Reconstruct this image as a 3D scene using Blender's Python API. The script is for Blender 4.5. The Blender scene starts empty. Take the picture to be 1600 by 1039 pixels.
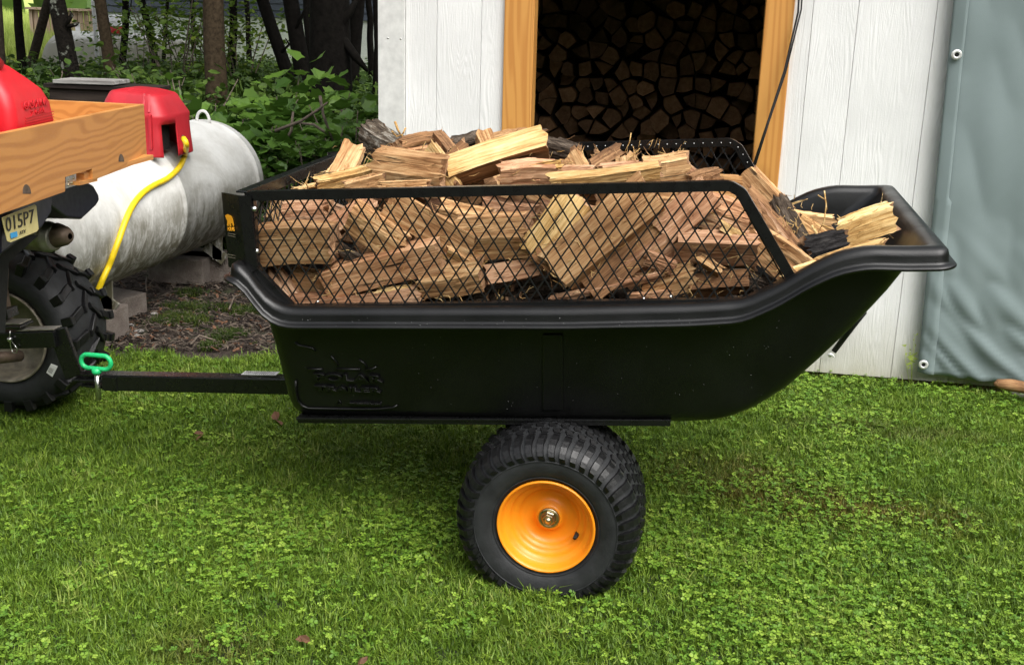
import bpy, bmesh, math, random
import numpy as np
from mathutils import Vector, Matrix, Euler
from mathutils.geometry import intersect_line_line_2d
R = math.radians
rng = random.Random(7)
nr = np.random.RandomState(11)
S = bpy.context.scene
C = S.collection

# ------------------------------------------------------------------ camera
FOCAL = 1805.0                       # in pixels of the 1600 px wide photograph
EYE = 1.46
_n = np.array([-180, 6150, 1805.]); _n /= np.linalg.norm(_n)
_d = np.array([340, -520, 1805.]); _d -= _n * _d.dot(_n); _d /= np.linalg.norm(_d)
_x = np.cross(_d, -_n)
ROT = np.array([_x, _d, -_n])        # rows: world axes seen from the camera
cam_data = bpy.data.cameras.new('camera')
cam_data.sensor_width = 36
cam_data.lens = FOCAL / 1600 * 36
cam_data.clip_start = 0.05
cam_data.clip_end = 500
cam = bpy.data.objects.new('camera', cam_data)
C.objects.link(cam)
cam.matrix_world = Matrix((
    (ROT[0, 0], -ROT[0, 1], -ROT[0, 2], 0),
    (ROT[1, 0], -ROT[1, 1], -ROT[1, 2], 0),
    (ROT[2, 0], -ROT[2, 1], -ROT[2, 2], EYE),
    (0, 0, 0, 1)))
S.camera = cam

# ------------------------------------------------------------------ light
SUN_EL, SUN_AZ = 52, 134             # azimuth clockwise from +Y: behind and right of the camera
W = bpy.data.worlds.new('World'); S.world = W; W.use_nodes = True
wn = W.node_tree.nodes; wl = W.node_tree.links
sky = wn.new('ShaderNodeTexSky'); sky.sky_type = 'NISHITA'; sky.sun_disc = False
sky.sun_elevation = R(SUN_EL); sky.sun_rotation = R(SUN_AZ)
sky.air_density = 1.0; sky.dust_density = 4.0; sky.ozone_density = 1.0
hs = wn.new('ShaderNodeHueSaturation'); hs.inputs['Saturation'].default_value = 0.22
wl.new(sky.outputs[0], hs.inputs['Color'])
bg = wn['Background']; bg.inputs['Strength'].default_value = 0.15
wl.new(hs.outputs[0], bg.inputs[0])
sun_d = bpy.data.lights.new('sun', 'SUN'); sun_d.energy = 1.45; sun_d.angle = R(60)
sun_d.color = (1, .965, .91)
sun = bpy.data.objects.new('sun', sun_d); C.objects.link(sun)
sdir = Vector((math.sin(R(SUN_AZ)) * math.cos(R(SUN_EL)), math.cos(R(SUN_AZ)) * math.cos(R(SUN_EL)), math.sin(R(SUN_EL))))
sun.rotation_euler = sdir.to_track_quat('Z', 'Y').to_euler()
S.view_settings.view_transform = 'Standard'
S.view_settings.look = 'None'
S.view_settings.exposure = 1.03
S.view_settings.gamma = 1
S.cycles.max_bounces = 6
S.cycles.diffuse_bounces = 3
S.cycles.glossy_bounces = 3
S.cycles.transparent_max_bounces = 4

# ------------------------------------------------------------------ placing
def ray(px, py):
    return ROT @ np.array([px - 800., py - 519.5, FOCAL])
def at(px, py, Y):
    """world point on the plane y = Y seen at that place of the photograph"""
    v = ray(px, py); t = Y / v[1]
    return Vector((v[0] * t, Y, v[2] * t + EYE))
def atg(px, py, z=0.0):
    v = ray(px, py); t = (z - EYE) / v[2]
    return Vector((v[0] * t, v[1] * t, z))
def pxm(p):
    """photograph pixels per metre at a point"""
    q = ROT.T @ (np.array(p) - np.array([0, 0, EYE]))
    return FOCAL / q[2]
def proj(p):
    q = ROT.T @ (np.array(p, float) - np.array([0, 0, EYE]))
    return 800 + FOCAL * q[0] / q[2], 519.5 + FOCAL * q[1] / q[2]

# ------------------------------------------------------------------ object helpers
def tag(o, label=None, cat=None, group=None, kind=None):
    if label: o['label'] = label
    if cat: o['category'] = cat
    if group: o['group'] = group
    if kind: o['kind'] = kind
    return o
def empty(name, loc=(0, 0, 0), label=None, cat=None, group=None, parent=None):
    o = bpy.data.objects.new(name, None); C.objects.link(o); o.location = loc
    if parent: o.parent = parent
    return tag(o, label, cat, group)
class MB:
    """collects shapes for ONE mesh object (world coordinates unless said otherwise)"""
    def __init__(s): s.v = []; s.f = []; s.m = []; s.sm = []
    def add(s, vs, fs, mi=0, smooth=False):
        b = len(s.v); s.v += [tuple(v) for v in vs]
        for f in fs:
            s.f.append(tuple(b + i for i in f)); s.m.append(mi); s.sm.append(smooth)
    def box(s, c, size, rot=None, mi=0):
        M = rot if rot is not None else Matrix.Identity(3)
        c = Vector(c); vs = []
        for x in (-.5, .5):
            for y in (-.5, .5):
                for z in (-.5, .5):
                    vs.append(c + M @ Vector((x * size[0], y * size[1], z * size[2])))
        s.add(vs, [(0, 1, 3, 2), (4, 6, 7, 5), (0, 4, 5, 1), (2, 3, 7, 6), (0, 2, 6, 4), (1, 5, 7, 3)], mi)
    def bar(s, a, b, w, h, up=(0, 0, 1), mi=0):
        a = Vector(a); b = Vector(b); x = (b - a); L = x.length; x.normalize()
        y = Vector(up).cross(x)
        if y.length < 1e-5: y = Vector((0, 1, 0)).cross(x)
        y.normalize(); z = x.cross(y)
        s.box((a + b) / 2, (L, w, h), Matrix((x, y, z)).transposed(), mi)
    def tube(s, pts, rad, n=8, mi=0, closed=False, caps=True, smooth=True):
        pts = [Vector(p) for p in pts]; N = len(pts)
        rad = rad if hasattr(rad, '__len__') else [rad] * N
        vs = []; prev = None
        for i, p in enumerate(pts):
            if closed: t = pts[(i + 1) % N] - pts[i - 1]
            else: t = pts[min(i + 1, N - 1)] - pts[max(i - 1, 0)]
            t.normalize()
            if prev is None:
                u = t.orthogonal().normalized()
            else:
                u = prev - t * prev.dot(t)
                u = u.normalized() if u.length > 1e-6 else t.orthogonal().normalized()
            prev = u; w = t.cross(u)
            for k in range(n):
                a = 2 * math.pi * k / n
                vs.append(p + (u * math.cos(a) + w * math.sin(a)) * rad[i])
        fs = []
        for i in range(N if closed else N - 1):
            j = (i + 1) % N
            for k in range(n):
                l = (k + 1) % n
                fs.append((i * n + k, i * n + l, j * n + l, j * n + k))
        if caps and not closed:
            fs.append(tuple(range(n - 1, -1, -1))); fs.append(tuple((N - 1) * n + k for k in range(n)))
        s.add(vs, fs, mi, smooth)
    def lathe(s, prof, c, ax, n=48, mi=0, smooth=True, closed=False):
        """prof: list of (r, h); revolved about the axis ax through c"""
        ax = Vector(ax).normalized(); u = ax.orthogonal().normalized(); w = ax.cross(u); c = Vector(c)
        vs = []
        for r, h in prof:
            for k in range(n):
                a = 2 * math.pi * k / n
                vs.append(c + ax * h + (u * math.cos(a) + w * math.sin(a)) * r)
        fs = []; P = len(prof)
        for i in range(P if closed else P - 1):
            j = (i + 1) % P
            for k in range(n):
                l = (k + 1) % n
                fs.append((i * n + k, i * n + l, j * n + l, j * n + k))
        s.add(vs, fs, mi, smooth)
    def rings(s, rs, mi=0, smooth=True, cap0=False, cap1=False, closed=False):
        n = len(rs[0]); vs = [p for r in rs for p in r]; fs = []
        for i in range(len(rs) - (0 if closed else 1)):
            j = (i + 1) % len(rs)
            for k in range(n):
                l = (k + 1) % n
                fs.append((i * n + k, i * n + l, j * n + l, j * n + k))
        if cap0: fs.append(tuple(range(n - 1, -1, -1)))
        if cap1: fs.append(tuple((len(rs) - 1) * n + k for k in range(n)))
        s.add(vs, fs, mi, smooth)
    def prism(s, poly, off, mi=0, smooth=False):
        """poly: points in space, off: extrusion vector"""
        n = len(poly); off = Vector(off); a = [Vector(p) for p in poly]; b = [p + off for p in a]
        fs = [tuple(range(n)), tuple(range(2 * n - 1, n - 1, -1))]
        fs += [(i, n + i, n + (i + 1) % n, (i + 1) % n) for i in range(n)]
        s.add(a + b, fs, mi, smooth)
    def build(s, name, mats, parent=None, bevel=0, origin=None, fixn=True, seg=2, autosmooth=False):
        me = bpy.data.meshes.new(name)
        vs = s.v
        if origin is not None:
            o0 = Vector(origin); vs = [(v[0] - o0[0], v[1] - o0[1], v[2] - o0[2]) for v in vs]
        me.from_pydata(vs, [], s.f)
        mats = mats if isinstance(mats, (list, tuple)) else [mats]
        for m in mats: me.materials.append(m)
        me.polygons.foreach_set('material_index', s.m)
        me.polygons.foreach_set('use_smooth', s.sm)
        me.update()
        if fixn:
            bm = bmesh.new(); bm.from_mesh(me); bmesh.ops.recalc_face_normals(bm, faces=bm.faces); bm.to_mesh(me); bm.free()
        o = bpy.data.objects.new(name, me); C.objects.link(o)
        if origin is not None: o.location = origin
        if parent is not None:
            o.parent = parent
            if parent.location.length > 0 or parent.parent:
                M = parent_world(parent); o.matrix_parent_inverse = M.inverted()
        if bevel:
            b = o.modifiers.new('bevel', 'BEVEL'); b.width = bevel; b.segments = seg; b.limit_method = 'ANGLE'; b.angle_limit = R(35)
        return o
def parent_world(o):
    M = o.matrix_basis.copy()
    if o.parent: M = parent_world(o.parent) @ o.matrix_parent_inverse @ M
    return M
def text(name, body, mat, origin, xdir, ydir, size, extrude=.001, parent=None, sx=1.0, width=None, bevel=0):
    """flat or raised lettering, turned into a mesh"""
    cu = bpy.data.curves.new(name, 'FONT'); cu.body = body; cu.size = size; cu.extrude = extrude
    cu.align_x = 'CENTER'; cu.align_y = 'CENTER'; cu.bevel_depth = bevel; cu.resolution_u = 3
    tmp = bpy.data.objects.new(name, cu); C.objects.link(tmp)
    bpy.context.view_layer.update()
    me = bpy.data.meshes.new_from_object(tmp.evaluated_get(bpy.context.evaluated_depsgraph_get()))
    bpy.data.objects.remove(tmp); me.materials.clear(); me.materials.append(mat)
    if width: sx = width / max(1e-4, max(v.co.x for v in me.vertices) - min(v.co.x for v in me.vertices))
    o = bpy.data.objects.new(name, me); C.objects.link(o); o['kind'] = 'stuff'
    x = Vector(xdir).normalized(); y = Vector(ydir); y = (y - x * y.dot(x)).normalized(); z = x.cross(y)
    M_ = Matrix((x * sx, y, z)).transposed().to_4x4(); M_.translation = Vector(origin)
    if parent is not None:
        o.parent = parent; o.matrix_parent_inverse = parent_world(parent).inverted()
    o.matrix_basis = M_
    return o

# ------------------------------------------------------------------ materials
def mat(name, col=(.5, .5, .5), rough=.5, metal=0, spec=.5, coat=0):
    m = bpy.data.materials.new(name); m.use_nodes = True
    b = m.node_tree.nodes['Principled BSDF']
    b.inputs['Base Color'].default_value = (*col, 1); b.inputs['Roughness'].default_value = rough
    b.inputs['Metallic'].default_value = metal; b.inputs['Specular IOR Level'].default_value = spec
    b.inputs['Coat Weight'].default_value = coat
    return m
class NT:
    def __init__(s, m): s.t = m.node_tree; s.n = s.t.nodes; s.l = s.t.links; s.b = s.n['Principled BSDF']
    def new(s, typ, **kw):
        n = s.n.new(typ)
        for k, v in kw.items():
            if hasattr(n, k): setattr(n, k, v)
            else: n.inputs[k.replace('_', ' ')].default_value = v
        return n
    def link(s, a, b): s.l.new(a, b)
    def coord(s, kind='Object', scale=(1, 1, 1), rot=(0, 0, 0), loc=(0, 0, 0)):
        c = s.n.new('ShaderNodeTexCoord'); m = s.n.new('ShaderNodeMapping')
        m.inputs['Scale'].default_value = scale; m.inputs['Rotation'].default_value = rot; m.inputs['Location'].default_value = loc
        if kind == 'World':
            g = s.n.new('ShaderNodeNewGeometry'); s.link(g.outputs['Position'], m.inputs[0])
        else: s.link(c.outputs[kind], m.inputs[0])
        return m.outputs[0]
    def shift(s, vec, amount=40):
        """different pattern for every object"""
        oi = s.n.new('ShaderNodeObjectInfo'); mu = s.n.new('ShaderNodeMath'); mu.operation = 'MULTIPLY'; mu.inputs[1].default_value = amount
        s.link(oi.outputs['Random'], mu.inputs[0])
        ad = s.n.new('ShaderNodeVectorMath'); ad.operation = 'ADD'
        s.link(vec, ad.inputs[0]); s.link(mu.outputs[0], ad.inputs[1]); return ad.outputs[0]
    def noise(s, vec, scale=5, detail=4, rough=.55, dist=0):
        n = s.n.new('ShaderNodeTexNoise'); n.inputs['Scale'].default_value = scale; n.inputs['Detail'].default_value = detail
        n.inputs['Roughness'].default_value = rough; n.inputs['Distortion'].default_value = dist
        s.link(vec, n.inputs['Vector']); return n.outputs['Fac']
    def ramp(s, fac, stops):
        r = s.n.new('ShaderNodeValToRGB'); e = r.color_ramp.elements
        while len(e) < len(stops): e.new(.5)
        for i, (p, c) in enumerate(stops):
            e[i].position = p; e[i].color = (*c, 1) if hasattr(c, '__len__') else (c, c, c, 1)
        s.link(fac, r.inputs[0]); return r.outputs[0]
    def mix(s, f, a, b, mode='MIX'):
        m = s.n.new('ShaderNodeMix'); m.data_type = 'RGBA'; m.blend_type = mode
        for k, v in ((0, f), (6, a), (7, b)):
            if hasattr(v, 'node'): s.link(v, m.inputs[k])
            elif k == 0: m.inputs[0].default_value = v
            else: m.inputs[k].default_value = (*v, 1)
        return m.outputs[2]
    def math(s, op, a, b=0.0, clamp=False):
        m = s.n.new('ShaderNodeMath'); m.operation = op; m.use_clamp = clamp
        for k, v in ((0, a), (1, b)):
            if hasattr(v, 'node'): s.link(v, m.inputs[k])
            else: m.inputs[k].default_value = v
        return m.outputs[0]
    def bump(s, h, strength=.3, dist=.01, prev=None):
        b = s.n.new('ShaderNodeBump'); b.inputs['Strength'].default_value = strength; b.inputs['Distance'].default_value = dist
        s.link(h, b.inputs['Height'])
        if prev is not None: s.link(prev, b.inputs['Normal'])
        s.link(b.outputs[0], s.b.inputs['Normal']); return b.outputs[0]
    def color(s, c): s.link(c, s.b.inputs['Base Color'])
    def rough(s, c): s.link(c, s.b.inputs['Roughness'])
    def rand(s):
        return s.n.new('ShaderNodeObjectInfo').outputs['Random']

M = {}
def simple(key, col, rough=.5, metal=0, spec=.5, var=.12, scale=30, bump=0, bscale=200, coat=0):
    m = mat(key, col, rough, metal, spec, coat); t = NT(m); v = t.coord('Object')
    n = t.noise(v, scale, 5)
    lo = tuple(c * (1 - var) for c in col); hi = tuple(min(1, c * (1 + var)) for c in col)
    t.color(t.ramp(n, [(.3, lo), (.7, hi)]))
    t.rough(t.ramp(t.noise(v, scale * 1.7, 3), [(.3, max(0, rough - .07)), (.7, min(1, rough + .07))]))
    if bump: t.bump(t.noise(v, bscale, 3), bump, .002)
    M[key] = m; return m
simple('tub_plastic', (.0036, .0037, .0038), .35, spec=.42, bump=.22, bscale=420, var=.55, scale=6)
simple('black_paint', (.0045, .0046, .0048), .30, bump=.06, bscale=300)
simple('mesh_wire', (.006, .006, .006), .4)
simple('rubber', (.021, .022, .0235), .6, spec=.35, bump=.3, bscale=160, var=.3)
simple('tread_rubber', (.006, .006, .0065), .4, spec=.4, bump=.3, bscale=160, var=.3)
simple('rim_orange', (.88, .285, .010), .42, coat=.1, var=.05)
simple('zinc', (.55, .48, .33), .32, metal=1)
simple('steel', (.6, .6, .58), .3, metal=1)
simple('rusty_steel', (.16, .115, .085), .6, metal=.5, var=.4)
simple('red_plastic', (.56, .010, .018), .42, bump=.05, bscale=90, var=.10, scale=9)
simple('dome_red', (.42, .012, .022), .5, bump=.15, bscale=250, var=.15, scale=8)
simple('yellow_hose', (.78, .55, .012), .4)
simple('green_plastic', (.02, .50, .17), .4)
simple('navy_plastic', (.012, .012, .03), .35)
simple('dark_interior', (.004, .004, .004), .8)
simple('muffler_metal', (.33, .31, .27), .45, metal=.7, var=.3)
simple('sticker_orange', (.9, .40, .02), .4)
simple('sticker_white', (.75, .75, .75), .5)
simple('plate_yellow', (.66, .56, .24), .45, var=.08)
simple('plate_ink', (.03, .025, .02), .5)
simple('sticker_blue', (.05, .36, .72), .5)
simple('cord_black', (.008, .008, .009), .6)
simple('dirty_rim', (.20, .175, .13), .6, var=.4)
simple('white_paint', (.62, .62, .60), .5)
simple('grommet', (.75, .75, .73), .3, metal=.4)

def wood_cut(key, stops, bark=False):
    """grain runs along the local X axis of every log"""
    m = mat(key, (.5, .3, .15), .8, spec=.2); t = NT(m); v = t.shift(t.coord('Object'))
    st = t.n.new('ShaderNodeMapping'); st.inputs['Scale'].default_value = (.055, 1, 1); t.link(v, st.inputs[0]); sv = st.outputs[0]
    g1 = t.noise(sv, 60, 6, .65, .6); g2 = t.noise(sv, 210, 5, .7, .3); lo = t.noise(v, 9, 3)
    f = t.math('ADD', t.math('MULTIPLY', g1, .38), t.math('ADD', t.math('MULTIPLY', g2, .34), t.math('MULTIPLY', lo, .28)))
    c = t.ramp(f, [(.36, stops[0]), (.45, stops[1]), (.53, stops[2]), (.63, stops[3])])
    crack = t.ramp(t.noise(sv, 95, 3, .5, .8), [(.30, .15), (.37, 1.0)])
    c = t.mix(1.0, c, crack, 'MULTIPLY')
    va = t.ramp(t.rand(), [(0, (.66, .62, .60)), (.3, (.9, .86, .84)), (.55, (1, 1, 1)), (.8, (1.08, 1.10, 1.12)), (1, (1.1, 1.0, .84))])
    c = t.mix(1.0, c, va, 'MULTIPLY'); t.color(c)
    b = t.bump(g1, .45, .008); t.bump(g2, .55, .005, b)
    M[key] = m
wood_cut('wood_tan', [(.13, .058, .022), (.38, .20, .085), (.60, .375, .18), (.82, .60, .34)])
wood_cut('wood_pink', [(.10, .042, .020), (.32, .155, .080), (.53, .31, .18), (.76, .52, .34)])
wood_cut('wood_gold', [(.17, .080, .022), (.48, .28, .095), (.74, .52, .23), (.90, .72, .42)])
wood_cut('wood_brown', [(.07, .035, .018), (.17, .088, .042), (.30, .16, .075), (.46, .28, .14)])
def end_grain():
    m = mat('end_grain', (.5, .3, .15), .85); t = NT(m); v = t.shift(t.coord('Object'))
    n = t.noise(v, 90, 5, .7); l = t.noise(v, 12, 2)
    c = t.ramp(t.math('ADD', t.math('MULTIPLY', n, .6), t.math('MULTIPLY', l, .4)), [(.3, (.12, .055, .025)), (.5, (.33, .18, .09)), (.7, (.55, .36, .2))])
    t.color(c); t.bump(n, .8, .008); M['end_grain'] = m
end_grain()
def bark(key, a, b, c3, sc=1.0):
    m = mat(key, a, .9, spec=.12); t = NT(m); v = t.shift(t.coord('Object', scale=(.35, 1, 1)))
    n = t.noise(v, 45 * sc, 6, .7, 1.0); l = t.noise(v, 160 * sc, 3)
    t.color(t.ramp(n, [(.36, a), (.52, b), (.68, c3)])); bb = t.bump(n, 1.0, .012); t.bump(l, .5, .003, bb); M[key] = m
bark('bark', (.018, .013, .010), (.065, .048, .035), (.17, .135, .105))
bark('bark_lichen', (.03, .022, .016), (.12, .095, .07), (.40, .38, .33))
bark('char_bark', (.010, .009, .009), (.028, .026, .026), (.06, .055, .052))

def pine(key, base, dark, axis=0, knots=True, gl=(.62, .30, .09), freq=70, st=.07):
    """finished softwood: straight grain along one axis, growth rings, knots"""
    sc = [1, 1, 1]; sc[axis] = st
    m = mat(key, base, .45); t = NT(m); v = t.shift(t.coord('Object'), 7)
    mp = t.n.new('ShaderNodeMapping'); mp.inputs['Scale'].default_value = sc; t.link(v, mp.inputs[0]); sv = mp.outputs[0]
    w = t.noise(sv, 7, 2, .45, .3)
    bands = t.n.new('ShaderNodeMath'); bands.operation = 'SINE'
    sp = t.n.new('ShaderNodeSeparateXYZ'); t.link(sv, sp.inputs[0]); t.link(t.math('ADD', t.math('MULTIPLY', w, freq), t.math('MULTIPLY', sp.outputs[0 if axis == 2 else 2], 260)), bands.inputs[0])
    f = t.ramp(t.math('MULTIPLY', t.math('ADD', bands.outputs[0], 1), .5), [(.35, 0), (.95, .75)])
    fine = t.noise(sv, 260, 3, .6)
    c = t.mix(f, base, dark)
    c = t.mix(t.math('MULTIPLY', fine, .35), c, gl)
    if knots:
        vo = t.n.new('ShaderNodeTexVoronoi'); vo.inputs['Scale'].default_value = 5.0; ks = [1, 1, 1]; ks[axis] = .55
        mp2 = t.n.new('ShaderNodeMapping'); mp2.inputs['Scale'].default_value = ks; t.link(v, mp2.inputs[0]); t.link(mp2.outputs[0], vo.inputs['Vector'])
        k = t.ramp(vo.outputs['Distance'], [(.10, 1), (.17, .35), (.28, 0)])
        c = t.mix(t.math('MULTIPLY', k, .8), c, (.20, .06, .015))
    t.color(c); t.bump(fine, .15, .002); M[key] = m
pine('pine_post', (.60, .29, .070), (.45, .175, .034), axis=2)
pine('pine_board', (.54, .235, .062), (.37, .135, .030), axis=1, knots=False, freq=46, st=.12)
def plain_wood(key, cols, axis=0, rough=.8, sc=40):
    s3 = [1, 1, 1]; s3[axis] = .06
    m = mat(key, cols[1], rough, spec=.15); t = NT(m); v = t.shift(t.coord('Object', scale=s3), 9)
    n = t.noise(v, sc, 5, .6, .4)
    t.color(t.ramp(n, [(.3, cols[0]), (.5, cols[1]), (.7, cols[2])])); t.bump(n, .5, .004); M[key] = m
plain_wood('grey_board', [(.08, .07, .065), (.26, .25, .235), (.46, .45, .43)], axis=0)
plain_wood('fence_wood', [(.20, .13, .09), (.42, .30, .22), (.58, .45, .36)], axis=2)
plain_wood('dark_board', [(.012, .009, .008), (.028, .021, .018), (.05, .038, .03)], axis=0)
plain_wood('shed_interior_wood', [(.05, .035, .02), (.12, .08, .045), (.2, .14, .08)], axis=2)

def siding():
    m = mat('white_siding', (.78, .78, .77), .55); t = NT(m); v = t.shift(t.coord('Object'), 13)
    mp = t.n.new('ShaderNodeMapping'); mp.inputs['Scale'].default_value = (1, 1, .07); t.link(v, mp.inputs[0]); sv = mp.outputs[0]
    vo = t.n.new('ShaderNodeTexVoronoi'); vo.inputs['Scale'].default_value = 3.6
    mk = t.n.new('ShaderNodeMapping'); mk.inputs['Scale'].default_value = (1, 1, .6); t.link(v, mk.inputs[0]); t.link(mk.outputs[0], vo.inputs['Vector'])
    near = t.ramp(vo.outputs['Distance'], [(0, 1), (.16, .35), (.3, 0)])
    w = t.noise(sv, 12, 2, .5, .4)
    w = t.math('ADD', w, t.math('MULTIPLY', near, .11))
    sn = t.n.new('ShaderNodeMath'); sn.operation = 'SINE'; t.link(t.math('MULTIPLY', w, 170), sn.inputs[0])
    fine = t.noise(sv, 140, 4, .65); blot = t.noise(v, 130, 2)
    amp = t.ramp(t.noise(v, 2.4, 2), [(.42, .15), (.62, 1)])
    h = t.math('MULTIPLY', sn.outputs[0], amp)
    b1 = t.bump(h, .15, .005); b2 = t.bump(fine, .34, .005, b1); t.bump(blot, .15, .004, b2)
    dirt = t.noise(v, 3, 4)
    zz = t.n.new('ShaderNodeSeparateXYZ'); g = t.n.new('ShaderNodeNewGeometry'); t.link(g.outputs['Position'], zz.inputs[0])
    low = t.ramp(t.math('ADD', zz.outputs[2], t.math('MULTIPLY', t.noise(t.coord('World', scale=(1, 1, .25)), 14, 5, .7), .22)), [(.08, 1), (.19, .45), (.42, 0)])
    c = t.ramp(dirt, [(.3, (.70, .70, .69)), (.65, (.80, .80, .79))])
    c = t.mix(t.math('MULTIPLY', low, .85), c, (.36, .33, .20)); t.color(c); M['siding'] = m
siding()
def tarp_mat():
    m = mat('tarp_canvas', (.21, .32, .31), .8); t = NT(m); v = t.coord('Object')
    n = t.noise(v, 1.6, 5, .6, .5); f = t.noise(v, 420, 2)
    t.color(t.ramp(n, [(.3, (.155, .200, .200)), (.7, (.195, .245, .248))])); t.bump(f, .2, .002)
    b = t.b; b.inputs['Sheen Weight'].default_value = .15; M['tarp'] = m
tarp_mat()
def tank_mat():
    m = mat('tank_paint', (.72, .71, .68), .5); t = NT(m); g = t.coord('World')
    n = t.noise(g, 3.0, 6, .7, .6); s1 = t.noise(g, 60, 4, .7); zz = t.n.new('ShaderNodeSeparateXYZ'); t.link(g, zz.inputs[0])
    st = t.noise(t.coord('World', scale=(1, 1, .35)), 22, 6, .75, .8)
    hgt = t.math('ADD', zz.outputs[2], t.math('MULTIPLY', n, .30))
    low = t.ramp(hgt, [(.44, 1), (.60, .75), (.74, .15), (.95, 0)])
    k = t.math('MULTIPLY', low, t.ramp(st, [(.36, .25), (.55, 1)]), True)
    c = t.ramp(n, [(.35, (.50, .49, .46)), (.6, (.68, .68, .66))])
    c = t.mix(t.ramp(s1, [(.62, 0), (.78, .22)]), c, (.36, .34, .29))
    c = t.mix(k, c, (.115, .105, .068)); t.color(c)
    t.rough(t.ramp(n, [(.3, .4), (.7, .6)])); M['tank'] = m
    m2 = mat('far_tank_paint', (.62, .62, .58), .55); t = NT(m2); g = t.coord('World')
    zz = t.n.new('ShaderNodeSeparateXYZ'); t.link(g, zz.inputs[0]); n = t.noise(g, 2.5, 6, .8, .8)
    low = t.ramp(t.math('ADD', zz.outputs[2], t.math('MULTIPLY', n, .5)), [(.85, 1), (1.18, .0)])
    c = t.mix(low, (.66, .66, .62), (.17, .165, .12)); t.color(c); M['far_tank'] = m2
tank_mat()
def concrete():
    m = mat('concrete_block', (.22, .2, .17), .9); t = NT(m); v = t.shift(t.coord('Object'))
    n = t.noise(v, 14, 5); f = t.noise(v, 150, 4, .7)
    c = t.ramp(n, [(.3, (.13, .10, .085)), (.7, (.25, .215, .185))]); c = t.mix(t.ramp(f, [(.35, .5), (.6, 0)]), c, (.07, .055, .045))
    t.color(c); t.bump(f, .8, .006); M['concrete'] = m
    m = mat('field_stone', (.3, .28, .25), .9); t = NT(m); v = t.shift(t.coord('Object'))
    n = t.noise(v, 30, 5); t.color(t.ramp(n, [(.3, (.2, .18, .16)), (.7, (.44, .42, .39))])); t.bump(n, .5, .01); M['stone'] = m
concrete()
def ground_mat():
    m = mat('ground_soil', (.05, .05, .03), .95); t = NT(m); g = t.coord('World')
    n = t.noise(g, 3.5, 6, .65); f = t.noise(g, 55, 6, .75)
    soil = t.ramp(f, [(.32, (.012, .008, .006)), (.5, (.035, .023, .016)), (.66, (.085, .06, .045))])
    moss = t.ramp(f, [(.3, (.012, .02, .004)), (.6, (.04, .06, .012))])
    t.color(t.mix(t.ramp(n, [(.5, 0), (.62, .8)]), soil, moss)); t.bump(f, .8, .02); M['ground'] = m
    m = mat('lawn_soil', (.02, .03, .01), .95); t = NT(m); g = t.coord('World')
    f = t.noise(g, 60, 5, .7); t.color(t.ramp(f, [(.35, (.010, .014, .005)), (.65, (.028, .045, .012))])); M['lawn_soil'] = m
    m = mat('meadow_ground', (.2, .25, .05), .95); t = NT(m); g = t.coord('World')
    f = t.noise(g, 2.2, 6, .7); t.color(t.ramp(f, [(.3, (.24, .32, .05)), (.7, (.48, .56, .14))])); M['meadow'] = m
ground_mat()
def leaf_mat(key, stops, trans=.25, patch=None, rough=.5):
    m = mat(key, stops[1][1], rough); t = NT(m); r = t.rand(); g = t.coord('World')
    n = t.noise(g, 2.2, 3); f = t.math('ADD', t.math('MULTIPLY', r, .55), t.math('MULTIPLY', n, .45))
    c = t.ramp(f, stops)
    if patch is not None:
        for (cx_, cy_, rx_, ry_, col, am) in patch:
            mp = t.coord('World', loc=(-cx_ / rx_, -cy_ / ry_, 0), scale=(1 / rx_, 1 / ry_, 0))
            le = t.n.new('ShaderNodeVectorMath'); le.operation = 'LENGTH'; t.link(mp, le.inputs[0])
            d = t.math('ADD', le.outputs['Value'], t.math('MULTIPLY', t.math('SUBTRACT', t.noise(g, 7, 3), .5), 1.4))
            k = t.ramp(d, [(.35, am), (1.05, 0)])
            c = t.mix(t.math('MULTIPLY', k, t.ramp(r, [(.2, .3), (.7, 1)])), c, col)
    t.color(c)
    tr = t.n.new('ShaderNodeBsdfTranslucent'); t.link(c, tr.inputs[0])
    mx = t.n.new('ShaderNodeMixShader'); mx.inputs[0].default_value = trans
    out = t.n['Material Output']; t.link(t.b.outputs[0], mx.inputs[1]); t.link(tr.outputs[0], mx.inputs[2]); t.link(mx.outputs[0], out.inputs[0])
    t.b.inputs['Specular IOR Level'].default_value = .35
    M[key] = m
brown = [(.45, 3.30, .50, .20, (.15, .065, .022), .7), (.10, 3.45, .35, .25, (.12, .060, .020), .6), (.65, 4.0, .5, .12, (.07, .06, .018), .6), (-1.05, 2.15, .2, .12, (.12, .08, .03), .6)]
leaf_mat('grass_blade', [(.15, (.055, .105, .010)), (.45, (.115, .205, .018)), (.72, (.20, .30, .032)), (.93, (.42, .40, .16))], .3, brown)
leaf_mat('clover_leaf', [(.2, (.09, .20, .020)), (.45, (.16, .30, .030)), (.7, (.26, .41, .045)), (.95, (.44, .54, .10))], .3)
leaf_mat('forest_leaf', [(.2, (.022, .048, .008)), (.5, (.058, .110, .018)), (.8, (.12, .19, .03))], .2)
leaf_mat('shrub_leaf', [(.2, (.030, .075, .010)), (.5, (.070, .150, .020)), (.8, (.14, .25, .035))], .3)
leaf_mat('bright_leaf', [(.2, (.09, .16, .018)), (.5, (.17, .26, .03)), (.8, (.28, .36, .05))], .3)
leaf_mat('meadow_blade', [(.2, (.26, .36, .06)), (.5, (.45, .56, .12)), (.8, (.62, .68, .22))], .3)
leaf_mat('moss_blade', [(.2, (.018, .035, .005)), (.5, (.035, .06, .008)), (.8, (.075, .095, .012))], .2)
simple('twig', (.11, .085, .065), .85, var=.5)
simple('dead_leaf', (.13, .060, .030), .8, var=.4)
simple('trunk_dark', (.0075, .0065, .0055), .95, spec=.08, bump=1, bscale=60, var=.5)
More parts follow.
